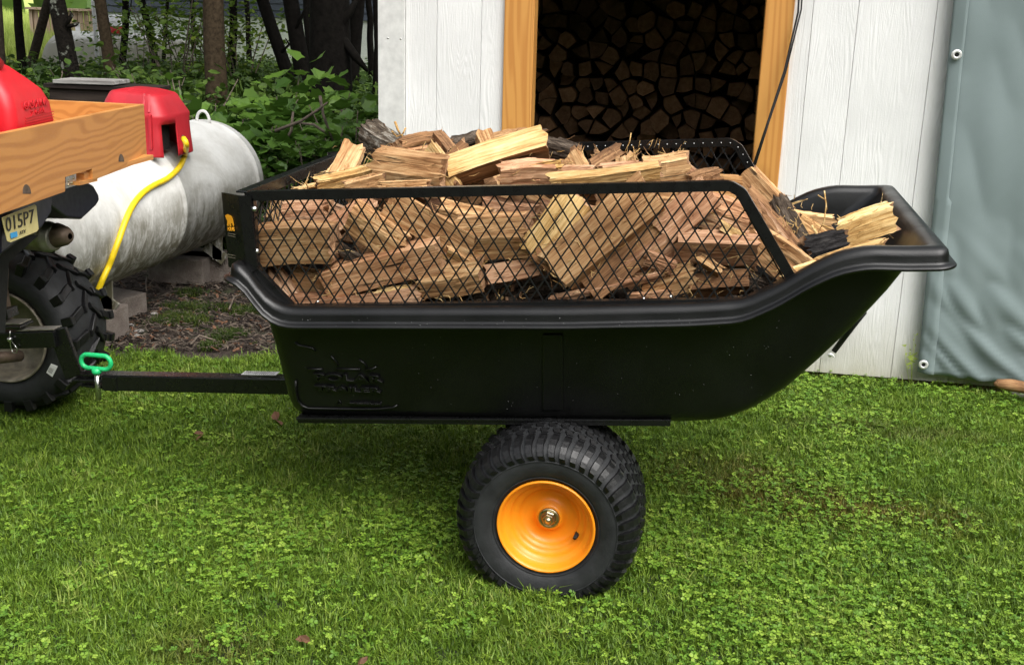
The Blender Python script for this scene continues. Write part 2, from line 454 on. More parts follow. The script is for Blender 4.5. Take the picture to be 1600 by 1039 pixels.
simple('trunk_grey', (.035, .028, .021), .95, spec=.1, bump=1, bscale=50, var=.5)
simple('trunk_brown', (.050, .036, .022), .95, spec=.1, bump=1, bscale=70, var=.5, scale=40)
simple('house_wall', (.40, .43, .41), .8)
simple('house_roof', (.035, .045, .065), .6)
def lichen_trunk():
    m = mat('trunk_lichen', (.03, .025, .02), .95, spec=.08); t = NT(m); v = t.coord('Object')
    n = t.noise(v, 60, 5, .7); l = t.noise(v, 11, 4, .6)
    c = t.ramp(n, [(.3, (.005, .0045, .004)), (.65, (.018, .015, .012))]); c = t.mix(t.ramp(l, [(.62, 0), (.66, .8)]), c, (.24, .25, .21)); t.color(c); t.bump(n, 1, .02)
    M['trunk_lichen'] = m
lichen_trunk()
# ================================================================== ground
def sheet(name, xs, ys, z, m, kind='structure', bumpf=None):
    b = MB(); vs = [(x, y, z + (bumpf(x, y) if bumpf else 0)) for y in ys for x in xs]; nx = len(xs)
    fs = [(j * nx + i, j * nx + i + 1, (j + 1) * nx + i + 1, (j + 1) * nx + i) for j in range(len(ys) - 1) for i in range(nx - 1)]
    b.add(vs, fs, 0, True); o = b.build(name, m); tag(o, kind=kind); return o
sheet('ground', np.linspace(-160, 160, 21), np.linspace(-60, 300, 21), -.012, M['ground'])
def lawn_edge(x):
    """far edge of the mown lawn"""
    if x > -1.30: return 4.60
    t = min(1, (-1.30 - x) / .25)
    return 4.60 - t * .38 + .05 * math.sin(x * 7) + .03 * math.sin(x * 17) - (.10 if x < -2.3 else 0)
b = MB(); xs = np.linspace(-7, 6, 105); vs = []; fs = []
for x in xs: vs += [(x, -1.5, 0), (x, 1.2, 0), (x, lawn_edge(x) - .25, 0), (x, lawn_edge(x), -.006)]
for i in range(len(xs) - 1):
    for k in range(3): fs.append((i * 4 + k, i * 4 + 4 + k, i * 4 + 5 + k, i * 4 + 1 + k))
b.add(vs, fs); tag(b.build('lawn', M['lawn_soil']), kind='structure')
sheet('meadow', np.linspace(-60, -6.5, 5), np.linspace(19, 90, 5), -.002, M['meadow'])
tagd = lambda o: o

# ================================================================== shed
SY = 4.58
shed = empty('firewood_shed', (0, SY, 0), 'white shed with vertical board siding and open doorway framed in orange pine', 'shed')
TOP = 2.6
gx = [at(p, 0, SY).x for p in (592, 634, 683, 753, 790)]
gr = [at(p, 0, SY).x for p in (1242, 1272, 1343, 1466)]
gr2 = [gr[-1] + .22, gr[-1] + .47, gr[-1] + .70, gr[-1] + .95, gr[-1] + 1.2]
def board(x0, x1, y=SY, name='siding_board', m='siding', z0=.03, z1=TOP, th=.014, bev=.0015):
    q = MB(); q.box(((x0 + x1) / 2, y + th / 2, (z0 + z1) / 2), (x1 - x0 - .0014, th, z1 - z0))
    return q.build(name, M[m], shed, bevel=bev, origin=((x0 + x1) / 2, y + th / 2, (z0 + z1) / 2))
ct = board(gx[0], gx[1], SY - .018, 'corner_trim', 'white_paint', th=.03)
q = MB()
for (px, py) in ((606, 60), (626, 61)):
    p = at(px, py, SY - .019); q.lathe([(0, -.001), (.0035, -.0005), (.0035, .002)], p, (0, 1, 0), 8)
nh = q.build('nail_head', M['steel'], ct); nh['kind'] = 'stuff'
for a, c in zip(gx[1:-1], gx[2:]): board(a, c)
for a, c in zip(([gr[0]] + gr[1:] + gr2)[:-1], (gr[1:] + gr2)): board(a, c)
# backing, left side wall, rear and right walls, roof; unseen, put in to keep the inside dark
q = MB(); q.box(((gx[0] + gx[-1]) / 2 + .01, SY + .04, 1.3), (gx[-1] - gx[0] - .02, .045, 2.6)); q.box(((gr[0] + gr2[-1]) / 2, SY + .04, 1.3), (gr2[-1] - gr[0], .045, 2.6))
q.build('wall_framing', M['shed_interior_wood'], shed)
q = MB(); q.box((gx[0] + .02, SY + 1.45, 1.3), (.03, 2.8, 2.6)); q.build('side_wall', M['siding'], shed)
q = MB(); q.box((.2, SY + 2.9, 1.3), (3.2, .03, 2.6)); q.box((gr2[-1] - .02, SY + 1.45, 1.3), (.03, 2.8, 2.6))
q.build('rear_wall', M['shed_interior_wood'], shed)
q = MB(); q.box((.2, SY + 1.4, TOP + .06), (3.5, 3.3, .06)); q.build('roof', M['shed_interior_wood'], shed)
q = MB(); q.box((.2, SY + 1.5, .01), (3.1, 2.75, .03)); q.build('floor_slab', M['dark_board'], shed)
xl0, xl1 = at(790, 0, SY).x, at(837, 0, SY).x
xr0, xr1 = at(1197, 0, SY).x, at(1242, 0, SY).x
q = MB(); q.box(((xl0 + xl1) / 2, SY + .025, 1.3), (xl1 - xl0, .088, 2.54)); q.build('door_post', M['pine_post'], shed, bevel=.004, origin=((xl0 + xl1) / 2, SY, 1.3))
q = MB(); q.box(((xr0 + xr1) / 2, SY + .025, 1.3), (xr1 - xr0, .088, 2.54)); q.build('door_post', M['pine_post'], shed, bevel=.004, origin=((xr0 + xr1) / 2, SY, 1.3))
q = MB(); q.box(((xl1 + xr0) / 2, SY + .025, 2.20), (xr0 - xl1 - .004, .088, .72)); q.build('shade_door_header', M['pine_post'], shed, bevel=.004)  # unseen header, hung low to darken the stack inside

# green canvas hanging over the right hand side
def tarp():
    def edge_l(z):
        top = at(1491, 0, SY - .05); bot = at(1434, 580, SY - .05)
        t = (z - bot.z) / (top.z - bot.z); return bot.x + (top.x - bot.x) * t
    zb = at(1434, 580, SY - .05).z
    NX, NZ = 110, 150; vs = []; fs = []
    for j in range(NZ + 1):
        z = zb + (2.5 - zb) * j / NZ
        x0 = edge_l(z); x1 = 2.3
        for i in range(NX + 1):
            u = i / NX; x = x0 + (x1 - x0) * u ** 1.1
            # folds fan out from the lower right, fading upwards
            d = x - x0; lowf = math.exp(-((z - .10) / .33) ** 2)
            a = (d * .9 + (z - zb) * 1.0)
            f = lowf * (.010 * math.sin(a * 30 + 1.3 * math.sin(d * 9)) + .005 * math.sin(a * 63 + 2 * math.sin(z * 8)))
            a2 = (d * 1.0 - (z - zb) * .35)
            f += .005 * math.sin(a2 * 21 + .8) * math.exp(-((z - .45) / .25) ** 2)
            f += .003 * math.sin(d * 13 + z * 1.5) + .0015 * math.sin(d * 41 + z * 4)
            f += .004 * math.sin(z * 9 + d * 12) * (1 - lowf)
            k = min(1, d / .05)
            y = SY - .045 - abs(f) * 1.2 * (.35 + .65 * k) - .01 * k
            zz = z - .012 * math.sin(d * 6) * (1 - j / NZ) - (.010 * d if j == 0 else 0)
            vs.append((x, y, zz))
    n = NX + 1
    for j in range(NZ):
        for i in range(NX): fs.append((j * n + i, j * n + i + 1, (j + 1) * n + i + 1, (j + 1) * n + i))
    q = MB(); q.add(vs, fs, 0, True)
    o = q.build('canvas_tarp', M['tarp']); tag(o, 'grey green canvas tarp hanging against the white shed wall at its right end', 'tarp')
    so = o.modifiers.new('thick', 'SOLIDIFY'); so.thickness = .003; so.offset = 1
    # doubled hem down the edge
    q = MB(); vs = []; fs = []
    for j in range(0, NZ + 1):
        v0 = Vector(q2[0]) if False else None
        base = j * n
        A = Vector(o.data.vertices[base].co)
        x_h = A.x + .055
        k = min(range(n), key=lambda i: abs(o.data.vertices[base + i].co.x - x_h))
        for t in range(5):
            i = round(k * t / 4); P = o.data.vertices[base + i].co; vs.append((P.x - .002, P.y - .0045 - (.002 if 0 < t < 4 else 0), P.z))
    for j in range(NZ):
        for t in range(4): fs.append((j * 5 + t, j * 5 + t + 1, (j + 1) * 5 + t + 1, (j + 1) * 5 + t))
    q.add(vs, fs, 0, True); h = q.build('hem', M['tarp'], o); so = h.modifiers.new('thick', 'SOLIDIFY'); so.thickness = .002
    for (px, py) in ((1495, 86), (1443, 570)):
        p = at(px, py, SY - .075); q = MB()
        q.lathe([(.0075, 0), (.011, -.003), (.017, -.0015), (.019, .003), (.0075, .006)], p, (0, 1, 0), 24, closed=True)
        g = q.build('grommet', M['grommet'], o)
        q = MB(); q.lathe([(0, 0), (.009, 0), (.009, .004)], p + Vector((0, .002, 0)), (0, 1, 0), 20); q.build('eyelet_shade', M['dark_interior'], g)  # near-black disc, its colour stands for the shade in the hole
q2 = [(0, 0, 0)]
tarp()

# stacked firewood inside: irregular cells, each cell one split log end
def clip(poly, p, nrm):
    out = []
    for i in range(len(poly)):
        a, c = poly[i], poly[(i + 1) % len(poly)]
        da = (a[0] - p[0]) * nrm[0] + (a[1] - p[1]) * nrm[1]; dc = (c[0] - p[0]) * nrm[0] + (c[1] - p[1]) * nrm[1]
        if da <= 0: out.append(a)
        if da * dc < 0:
            t = da / (da - dc); out.append((a[0] + (c[0] - a[0]) * t, a[1] + (c[1] - a[1]) * t))
    return out
def thin_poly(poly, n):
    poly = list(poly)
    while len(poly) > n:
        k = min(range(len(poly)), key=lambda i: abs((poly[i][0] - poly[i - 1][0]) * (poly[(i + 1) % len(poly)][1] - poly[i - 1][1]) - (poly[i][1] - poly[i - 1][1]) * (poly[(i + 1) % len(poly)][0] - poly[i - 1][0])))
        poly.pop(k)
    return poly
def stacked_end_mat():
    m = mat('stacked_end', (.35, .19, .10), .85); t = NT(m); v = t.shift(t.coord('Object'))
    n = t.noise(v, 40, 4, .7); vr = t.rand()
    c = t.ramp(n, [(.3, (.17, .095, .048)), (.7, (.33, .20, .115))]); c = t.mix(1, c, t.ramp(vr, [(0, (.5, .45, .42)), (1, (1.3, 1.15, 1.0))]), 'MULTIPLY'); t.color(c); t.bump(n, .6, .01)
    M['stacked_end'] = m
stacked_end_mat()
def log_stack():
    r = random.Random(5); seeds = []
    x = -1.16; step = .092; rows = 24
    for j in range(rows):
        for i in range(17):
            seeds.append((-1.14 + (i + .5 * (j % 2)) * step + r.uniform(-.036, .036), .04 + j * .081 + r.uniform(-.032, .032)))
    k = 0
    for si, s0 in enumerate(seeds):
        poly = [(s0[0] - .12, s0[1] - .12), (s0[0] + .12, s0[1] - .12), (s0[0] + .12, s0[1] + .12), (s0[0] - .12, s0[1] + .12)]
        for s1 in seeds:
            if s1 is s0: continue
            d = (s1[0] - s0[0], s1[1] - s0[1])
            if abs(d[0]) > .26 or abs(d[1]) > .26: continue
            poly = clip(poly, ((s0[0] + s1[0]) / 2, (s0[1] + s1[1]) / 2), d)
        if s0[1] < .33 or len(poly) < 3: continue
        if k >= 290: break
        k += 1
        nv = r.choice([3, 3, 4, 4, 5])
        p = thin_poly(poly, nv)
        cx_ = sum(a[0] for a in p) / len(p); cz = sum(a[1] for a in p) / len(p)
        g = r.uniform(.80, .95)
        p = [(cx_ + (a[0] - cx_) * g, cz + (a[1] - cz) * g) for a in p]
        # round one side into the bark side
        e = max(range(len(p)), key=lambda i: math.dist(p[i], p[(i + 1) % len(p)]))
        a, c = p[e], p[(e + 1) % len(p)]; mx, mz = (a[0] + c[0]) / 2, (a[1] + c[1]) / 2
        dx, dz = mx - cx_, mz - cz; L = math.hypot(dx, dz) + 1e-6
        bulge = r.uniform(.008, .024)
        ins = [(a[0] + (c[0] - a[0]) * t + dx / L * bulge * math.sin(math.pi * t), a[1] + (c[1] - a[1]) * t + dz / L * bulge * math.sin(math.pi * t)) for t in (.2, .4, .6, .8)]
        p2 = p[:e + 1] + ins + p[e + 1:]
        y0 = SY + 1.75 + r.uniform(-.09, .08) - .0 * s0[1]
        q = MB(); n = len(p2); sh = .93
        front = [(a[0] - cx_, -.0, a[1] - cz) for a in p2]; mid = [(v[0] * 1.04, .03, v[2] * 1.04) for v in front]
        front = [(v[0] * sh, 0, v[2] * sh) for v in mid]
        back = [(v[0] * .96, .36, v[2] * .96) for v in mid]
        q.add(front, [tuple(range(n))], 0)
        q.add(front + mid, [(i, n + i, n + (i + 1) % n, (i + 1) % n) for i in range(n)], 0)
        q.add(mid + back, [(i, n + i, n + (i + 1) % n, (i + 1) % n) for i in range(n)] + [tuple(range(2 * n - 1, n - 1, -1))], 1)
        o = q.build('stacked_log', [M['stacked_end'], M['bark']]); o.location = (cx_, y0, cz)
        tag(o, 'split log end in the dark firewood stack inside the shed', 'firewood', 'firewood stacked inside the shed')
log_stack()
# cords
q = MB()
q.tube([at(1251, -60, SY - .03), at(1247, 20, SY - .04), at(1226, 110, SY - .06), at(1200, 190, SY - .08), at(1176, 262, SY - .11)], .0038, 6)
q.tube([at(1256, -60, SY - .03), at(1252, 15, SY - .035), at(1228, 112, SY - .055), at(1201, 192, SY - .075), at(1179, 262, SY - .105)], .003, 6)
tag(q.build('door_cord', M['cord_black']), 'doubled black cord slanting down across the right door post', 'cord')
q = MB()
q.tube([at(1352, 488, SY - .10), at(1336, 508, SY - .07), at(1304, 550, SY - .03)], .0075, 6); q.tube([at(1349, 488, SY - .10), at(1330, 508, SY - .07), at(1301, 548, SY - .03)], .0055, 6)
o = q.build('tie_down_cord', M['cord_black']); tag(o, 'short black tie cord with a white knot low on the siding behind the cart', 'cord')
q = MB(); c0 = at(1299, 552, SY - .03)
for k in range(5): q.tube([c0 + Vector((rng.uniform(-.012, .012), -.01, rng.uniform(-.012, .012))), c0 + Vector((rng.uniform(-.004, .004), -.016, 0)), c0 + Vector((rng.uniform(-.015, .015), -.012, rng.uniform(-.014, .012)))], .0035, 6)
q.build('knot', M['sticker_white'], o)
# weed against the wall
q = MB(); wr = random.Random(4)
for k in range(4):
    b0 = at(1423 + wr.uniform(-2, 3), 603, SY - .04); tp_ = at(1421 + wr.uniform(-9, 9), wr.uniform(522, 560), SY - .03); q.tube([b0, b0.lerp(tp_, .5) + Vector((wr.uniform(-.008, .008), 0, 0)), tp_], [.0012, .001, .0006], 4)
    for j in range(7): p = b0.lerp(tp_, wr.uniform(.35, 1)); q.add([p, p + Vector((wr.uniform(-.02, .02), -.004, wr.uniform(.002, .012))), p + Vector((wr.uniform(-.012, .012), -.002, wr.uniform(.006, .018)))], [(0, 1, 2)])
tag(q.build('weed', M['meadow_blade'], fixn=False), 'thin pale weed growing up the white siding beside the tarp corner', 'weed')
# limb and stone at the lower right
q = MB(); a = at(1553, 600, SY - .16)
q.tube([a, a + Vector((.012, 0, .003)), a + Vector((.06, .005, .0)), a + Vector((.16, .01, -.012)), a + Vector((.34, .02, -.012)), a + Vector((.6, .03, -.008))], [.006, .017, .023, .023, .021, .02], 12)
o = q.build('limb', M['wood_brown']); tag(o, 'short peeled tree limb lying under the tarp hem at the shed base', 'branch')
q = MB(); c0 = atg(1607, 622); q.lathe([(0, .055), (.05, .05), (.075, .025), (.07, -.01)], c0, (0, 0, 1), 14)
o = q.build('stone', M['stone']); tag(o, 'pale rounded stone under the peeled limb at the shed base', 'stone')
# ================================================================== dump cart
YN = 2.60; YF = 3.575
cart = empty('dump_cart', (-.35, 3.09, 0), 'black plastic tow-behind dump cart with mesh rack heaped with split firewood', 'cart')
def curve_from(pts, Y, smooth=.02):
    P = [at(px, py, Y) for px, py in pts]; xs = np.array([p.x for p in P]); zs = np.array([p.z for p in P])
    xx = np.linspace(xs[0], xs[-1], 500); zz = np.interp(xx, xs, zs)
    k = max(1, int(smooth / (xx[1] - xx[0]))); ker = np.ones(2 * k + 1) / (2 * k + 1)
    for _ in range(2):
        pad = np.concatenate([np.full(k, zz[0]), zz, np.full(k, zz[-1])]); zz = np.convolve(pad, ker, 'valid')
    return lambda x: float(np.interp(x, xx, zz))
RZ = curve_from([(330, 438), (345, 440), (372, 446), (386, 464), (405, 494), (431, 511), (450, 514), (884, 515), (1075, 511), (1159, 506), (1216, 481), (1262, 453), (1309, 431), (1355, 422), (1415, 424), (1484, 423), (1503, 421)], YN)
XL, XR = at(338, 430, YN).x, at(1503, 410, YN).x
xl_t = [(0, at(399, 500, 2.67).x), (.5, at(425, 570, 2.7).x), (.85, at(443, 622, 2.73).x), (.95, at(452, 638, 2.74).x), (1, at(468, 646, 2.75).x)]
xr_t = [(0, (1425, 425)), (.13, (1385, 460)), (.33, (1335, 510)), (.55, (1283, 557)), (.75, (1228, 603)), (.88, (1180, 632)), (.96, (1135, 650)), (1, (1085, 657))]
zr0 = at(1425, 425, 2.68).z; zr1 = at(1085, 657, 2.74).z
xr_l = []
for s_, (px, py) in xr_t:
    p = at(px, py, 2.68 + .06 * s_); xr_l.append(((zr0 - p.z) / (zr0 - zr1), p.x))
zbl = at(468, 646, 2.75).z - .012; zbr = zr1 - .012
def lerp(a, b, t): return a + (b - a) * t
def tab(t, s): return float(np.interp(s, [a for a, _ in t], [b for _, b in t]))
XL0, XR0 = xl_t[0][1], xr_l[0][1]
def rrect(xl, xr, yn, yf, r, nx=76, ny=12, nc=7):
    """plan outline as (x, y)"""
    pts = []
    for i in range(nx): pts.append((lerp(xl + r, xr - r, i / nx), yn))
    for i in range(nc): a = -math.pi / 2 + math.pi / 2 * i / nc; pts.append((xr - r + r * math.cos(a), yn + r + r * math.sin(a)))
    for i in range(ny): pts.append((xr, lerp(yn + r, yf - r, i / ny)))
    for i in range(nc): a = math.pi / 2 * i / nc; pts.append((xr - r + r * math.cos(a), yf - r + r * math.sin(a)))
    for i in range(nx): pts.append((lerp(xr - r, xl + r, i / nx), yf))
    for i in range(nc): a = math.pi / 2 + math.pi / 2 * i / nc; pts.append((xl + r + r * math.cos(a), yf - r + r * math.sin(a)))
    for i in range(ny): pts.append((xl, lerp(yf - r, yn + r, i / ny)))
    for i in range(nc): a = math.pi + math.pi / 2 * i / nc; pts.append((xl + r + r * math.cos(a), yn + r + r * math.sin(a)))
    return pts
def wall_ring(s, inset=0.0, up=0.0):
    xl = tab(xl_t, s) + inset; xr = tab(xr_l, s) - inset + .014 * min(1, s * 6); yn = 2.665 + .075 * s + inset; yf = YF - .065 - .075 * s - inset
    if s > .9: yn += .03 * ((s - .9) / .1) ** 2; yf -= .03 * ((s - .9) / .1) ** 2
    out = []
    for x, y in rrect(xl, xr, yn, yf, .05):
        u = (x - xl) / (xr - xl); zt = RZ(lerp(XL0, XR0, u)); zb = lerp(zbl, zbr, u)
        out.append((x, y, zt * (1 - s) + zb * s + up))
    return out
def lip_ring(o, dz, r=.05):
    out = []
    for x, y in rrect(XL + o, XR - o * 1.0, YN + o, YF - o, max(.02, r - o)): out.append((x, y, RZ(x) + dz))
    return out
q = MB()
lv = [1, .985, .96, .93, .88, .82, .74, .66, .56, .46, .36, .26, .16, .08, .02]
rs = [wall_ring(s) for s in lv]
rs += [lip_ring(.062, .001), lip_ring(.002, -.002), lip_ring(0, .001), lip_ring(.001, .005), lip_ring(.013, .008), lip_ring(.016, .010), lip_ring(.018, .015), lip_ring(.019, .027), lip_ring(.022, .037), lip_ring(.030, .044), lip_ring(.040, .047), lip_ring(.056, .046), lip_ring(.066, .040), lip_ring(.071, .028)]
for s in (.06, .2, .4, .6, .8, .92, 1): rs.append(wall_ring(s, .007, .008))
q.rings(rs, cap0=True, cap1=True)
tub = q.build('tub', M['tub_plastic'], cart)
def wall_pt(px, py, out=.0015):
    Y = 2.70
    for _ in range(12):
        p = at(px, py, Y); s = (RZ(p.x) - p.z) / (RZ(p.x) - lerp(zbl, zbr, (p.x + 1.0) / 1.0 if p.x < 0 else 1)); Y = 2.665 + .075 * max(0, min(1, s))
    return at(px, py, Y - out)
# embossed panel outline, logo strokes and lettering
q = MB()
def stroke(pts, r=.0032): q.tube([wall_pt(*p) for p in pts], r, 8)
stroke([(462, 595), (462, 612), (465, 626), (472, 634), (482, 638), (540, 639), (590, 639), (614, 637), (621, 633)])
stroke([(461, 535), (467, 540), (478, 542), (488, 544), (493, 549)], .003); stroke([(517, 556), (522, 562), (529, 571)], .003); stroke([(561, 562), (568, 567), (573, 574)], .003)
stroke([(481, 577), (504, 577)]); stroke([(525, 577), (563, 577)]); stroke([(571, 578), (581, 577), (588, 573)])
stroke([(527, 630), (530, 625), (534, 631), (527, 631)], .0014)
q.build('embossed_logo', M['tub_plastic'], tub)
def wall_text(s, px, py, h, w):
    a, c = wall_pt(px, py, .004), wall_pt(px, py - 10, .004)
    return text('embossed_lettering', s, M['tub_plastic'], a, (1, 0, .055), c - a, h, .0035, tub, width=w, bevel=.0009)
wall_text('POLAR', 543, 590.5, .030, .185); wall_text('TRAILER', 543, 608, .0205, .180)
wall_text('www.polartrailer.com', 571, 630, .0085, .085)
q = MB()
for k in range(9):
    t0 = k / 8
pa = [wall_pt(848, y, 0) for y in (522, 640)]; pb = [wall_pt(880, y, 0) for y in (522, 640)]
q.prism([pa[0], pb[0], pb[1], pa[1]], (0, -.006, 0)); q.build('wall_rib', M['tub_plastic'], tub, bevel=.003)
# rain drops beading on the plastic
q = MB()
for k in range(90):
    px = rng.uniform(430, 1240); py = rng.uniform(497, 513) if rng.random() < .45 else rng.uniform(525, 640)
    if py < 516:
        p = at(px, py, YN + .006); 
    else: p = wall_pt(px, py, .0)
    r = rng.uniform(.0007, .0015)
    q.lathe([(0, -r), (r * .8, -r * .6), (r, .0005)], p, (0, 1, 0), 6)
o = q.build('rain_drops', mat('water_drop', (.12, .12, .12), .08)); o.parent = tub; o.matrix_parent_inverse = parent_world(tub).inverted(); o['kind'] = 'stuff'
# steel under the tub
q = MB(); a = at(465, 651, 2.735); c = at(1048, 657, 2.735)
q.bar(a + Vector((0, .02, -.002)), c + Vector((0, .03, -.001)), .065, .006); q.bar(a + Vector((0, -.001, -.009)), c + Vector((0, -.001, -.006)), .004, .016)
q.build('frame_rail', M['black_paint'], cart, bevel=.0008)
off = Vector((0, 3.435 - 2.745, 0))
q = MB(); q.bar(a + off + Vector((0, -.02, -.002)), c + off + Vector((0, -.02, -.002)), .045, .004); q.bar(a + off + Vector((0, .001, -.009)), c + off + Vector((0, .001, -.009)), .004, .018)
q.build('frame_rail', M['black_paint'], cart, bevel=.0008)
tA = at(166, 594.5, 3.09); tB = at(430, 600, 3.09); tdir = (tB - tA).normalized()
q = MB(); q.bar(tA, tB + tdir * 1.15, .05, .05); tong = q.build('tongue', M['black_paint'], cart, bevel=.004)
q = MB()
for dz in (-.017, .019): q.bar(tA + Vector((-.075, 0, dz)), tA + Vector((.06, 0, dz)), .044, .007)
q.bar(tA + Vector((.0, -.027, 0)), tA + Vector((.05, -.027, .0)), .003, .045)
q.build('clevis', M['black_paint'], tong, bevel=.0015)
q = MB(); p = tB + Vector((-.10, 0, .0265)); q.bar(p, p + tdir * .11, .032, .0012)
st = q.build('barcode_label', M['sticker_white'], tong)
q = MB()
for k in range(16): q.bar(p + tdir * (.008 + .006 * k) + Vector((0, -.012, .0011)), p + tdir * (.008 + .006 * k) + Vector((0, .012, .0011)), .0008 + .0018 * rng.random(), .0004)
q.build('bars', M['plate_ink'], st)
WC = at(852.5, 823.5, YN)
WX, WZ = WC.x, WC.z
q = MB(); q.bar((WX, 2.72, WZ), (WX - .03, 3.0, WZ), .03, .03)
q.bar((WX, 2.80, WZ), (WX, 2.80, zbl + .03), .05, .006, up=(0, 1, 0)); q.bar((WX - .02, 2.86, WZ), (WX - .02, 2.86, zbl + .03), .05, .006, up=(0, 1, 0))
q.bar((WX - .05, 2.98, WZ), (WX - .05, 2.98, .33), .03, .03)
q.build('axle', M['black_paint'], cart)
TP = [(.119, .016), (.124, .002), (.142, -.012), (.166, -.018), (.188, -.016), (.204, -.007), (.216, .010), (.223, .035), (.227, .07), (.228, .105), (.227, .14), (.223, .175), (.216, .200), (.204, .217), (.188, .226), (.166, .228), (.142, .222), (.124, .208), (.119, .194)]
TP = [(r_ * 1.018 if r_ > .15 else r_, h if h < .03 else .03 + (h - .03) * 1.14) for r_, h in TP]
def wheel(cx_, cz, y, sgn):
    w = empty('wheel', (cx_, y, cz), parent=cart); w.matrix_parent_inverse = parent_world(cart).inverted()
    ax = Vector((0, sgn, 0)); c = Vector((cx_, y, cz))
    q = MB(); q.lathe(TP, c, ax, 96)
    def sq(v): return (v[0], v[1], max(v[2], -.004))
    q.v = [sq(v) for v in q.v]; ty = q.build('tyre', M['rubber'], w)
    def prof(t, d):
        t = max(0, min(len(TP) - 1.001, t)); i = int(t); f = t - i
        r = lerp(TP[i][0], TP[i + 1][0], f); h = lerp(TP[i][1], TP[i + 1][1], f)
        a = TP[max(0, i - 1)]; b_ = TP[min(len(TP) - 1, i + 2)]; n = Vector((b_[1] - a[1], -(b_[0] - a[0]))).normalized()
        return r + n.x * d, h + n.y * d
    u = Vector((1, 0, 0)); v = Vector((0, 0, 1))
    def P(t, d, ang):
        r, h = prof(t, d); return c + ax * h + (u * math.cos(ang) + v * math.sin(ang)) * r
    q = MB()
    def lug(path, wa, d):
        """path: list of (t, angle)"""
        vs = []; n = len(path)
        for k, (t, a) in enumerate(path):
            for s_, dd in ((-1, -.003), (-.82, d), (.82, d), (1, -.003)): vs.append(sq(P(t, dd * (1 if 0 < k < n - 1 or dd < 0 else .35), a + s_ * wa)))
        fs = [(k * 4 + i, k * 4 + i + 1, k * 4 + 5 + i, k * 4 + 4 + i) for k in range(n - 1) for i in range(3)] + [(0, 1, 2, 3), ((n - 1) * 4, (n - 1) * 4 + 1, (n - 1) * 4 + 2, (n - 1) * 4 + 3)]
        q.add(vs, fs, 0, False)
    NL = 46; st_ = 2 * math.pi / NL
    for k in range(NL):
        a = k * st_
        for t0, s1 in ((3.7, 1), (14.3, -1)):
            ln = 0 if k % 2 else .55
            ts = [t0 + s1 * x for x in (-ln * .2, .35, 1.0, 1.7, 2.4, 3.0, 3.55)]
            lug([(t, a + .02 * math.sin((i) * .8) + .035 * i / 6 * s1 + (.0 if s1 > 0 else st_ / 2)) for i, t in enumerate(ts)], st_ * .31, .0095)
        for t0, ph in ((7.75, .25), (8.6, .75), (9.4, .25), (10.25, .75)):
            lug([(t0 - .30, a + st_ * (ph - .16)), (t0, a + st_ * ph), (t0 + .30, a + st_ * (ph - .16))], st_ * .30, .0075)
    q.build('tread', M['tread_rubber'], ty)
    q = MB()
    for r_ in (.133, .180): q.lathe([(r_ - .0015, .0), (r_, -.0035), (r_ + .0015, .0)], c + ax * (-.0055 if r_ < .15 else -.0165), ax, 96)
    q.build('sidewall_ring', M['rubber'], ty)
    q = MB(); q.lathe([(.118, .022), (.121, .006), (.1245, -.004), (.1225, -.010), (.1185, -.0085), (.1150, .001), (.1110, .015), (.1060, .0205), (.1005, .022), (.0965, .034), (.0920, .0430), (.0860, .0465), (.0800, .0475), (.0760, .058), (.0700, .0650), (.0600, .0685), (.0480, .0690), (.0400, .064), (.0340, .054), (.0300, .0515), (.0160, .0515)], c, ax, 72)
    q.lathe([(.118, .022), (.10, .12), (.118, .18)], c, ax, 48)
    rim = q.build('rim', M['rim_orange'], w)
    q = MB(); q.lathe([(.0275, .0515), (.0275, .0465), (.0255, .0445), (.0205, .0450), (.0185, .0475)], c, ax, 36); q.lathe([(.0185, .048), (.0160, .046), (.0160, .036), (.0135, .033), (.0, .033)], c, ax, 6, smooth=False); q.lathe([(.0085, .034), (.0085, .030), (.0, .0285)], c, ax, 20)
    q.build('axle_nut', M['zinc'], rim)
    if sgn > 0:
        p = c + Vector((.074, .054, -.036)); q = MB(); q.tube([p, p + Vector((-.002, -.016, -.001)), p + Vector((-.004, -.026, -.002))], [.0065, .0055, .0048], 10); q.build('valve_stem', M['rubber'], rim)
    return w
wheel(WX, WZ, YN + .005, 1)
# ---- rack
RY = 2.668
def path_pts(pts, Y, rad):
    P = [at(px, py, Y) for px, py in pts]; out = []; n = len(P)
    for i in range(n):
        a, b_, c = P[i - 1], P[i], P[(i + 1) % n]; r = rad[i]
        d0 = (a - b_).normalized(); d1 = (c - b_).normalized(); ang = d0.angle(d1); cut = r / math.tan(ang / 2)
        s0 = b_ + d0 * cut; s1 = b_ + d1 * cut; K = 6
        for k in range(K + 1):
            t = k / K; out.append(s0 * (1 - t) ** 2 + b_ * 2 * t * (1 - t) + s1 * t * t)
    return out
npath = [(391, 306), (1141, 290), (1159, 301), (1238, 437), (1163, 473), (457, 483), (398, 421)]
NP = path_pts(npath, RY, [.006, .03, .03, .006, .01, .02, .02])
def sweep_rect(q, P, w, d):
    n = len(P); rs = []
    for i in range(n):
        t = (P[(i + 1) % n] - P[i - 1]).normalized(); nn = Vector((t.z, 0, -t.x))
        t0 = (P[i] - P[i - 1]).normalized(); k = 1 / max(.5, abs(t0.dot(t)))
        a = nn * (w / 2 * k); b_ = Vector((0, d / 2, 0)); e = nn * (w / 2 * k - .003)
        rs.append([P[i] - a - b_, P[i] + a - b_, P[i] + a + b_, P[i] - a + b_])
    q.rings(rs, smooth=False, closed=True)
ctr = sum(NP, Vector()) / len(NP)
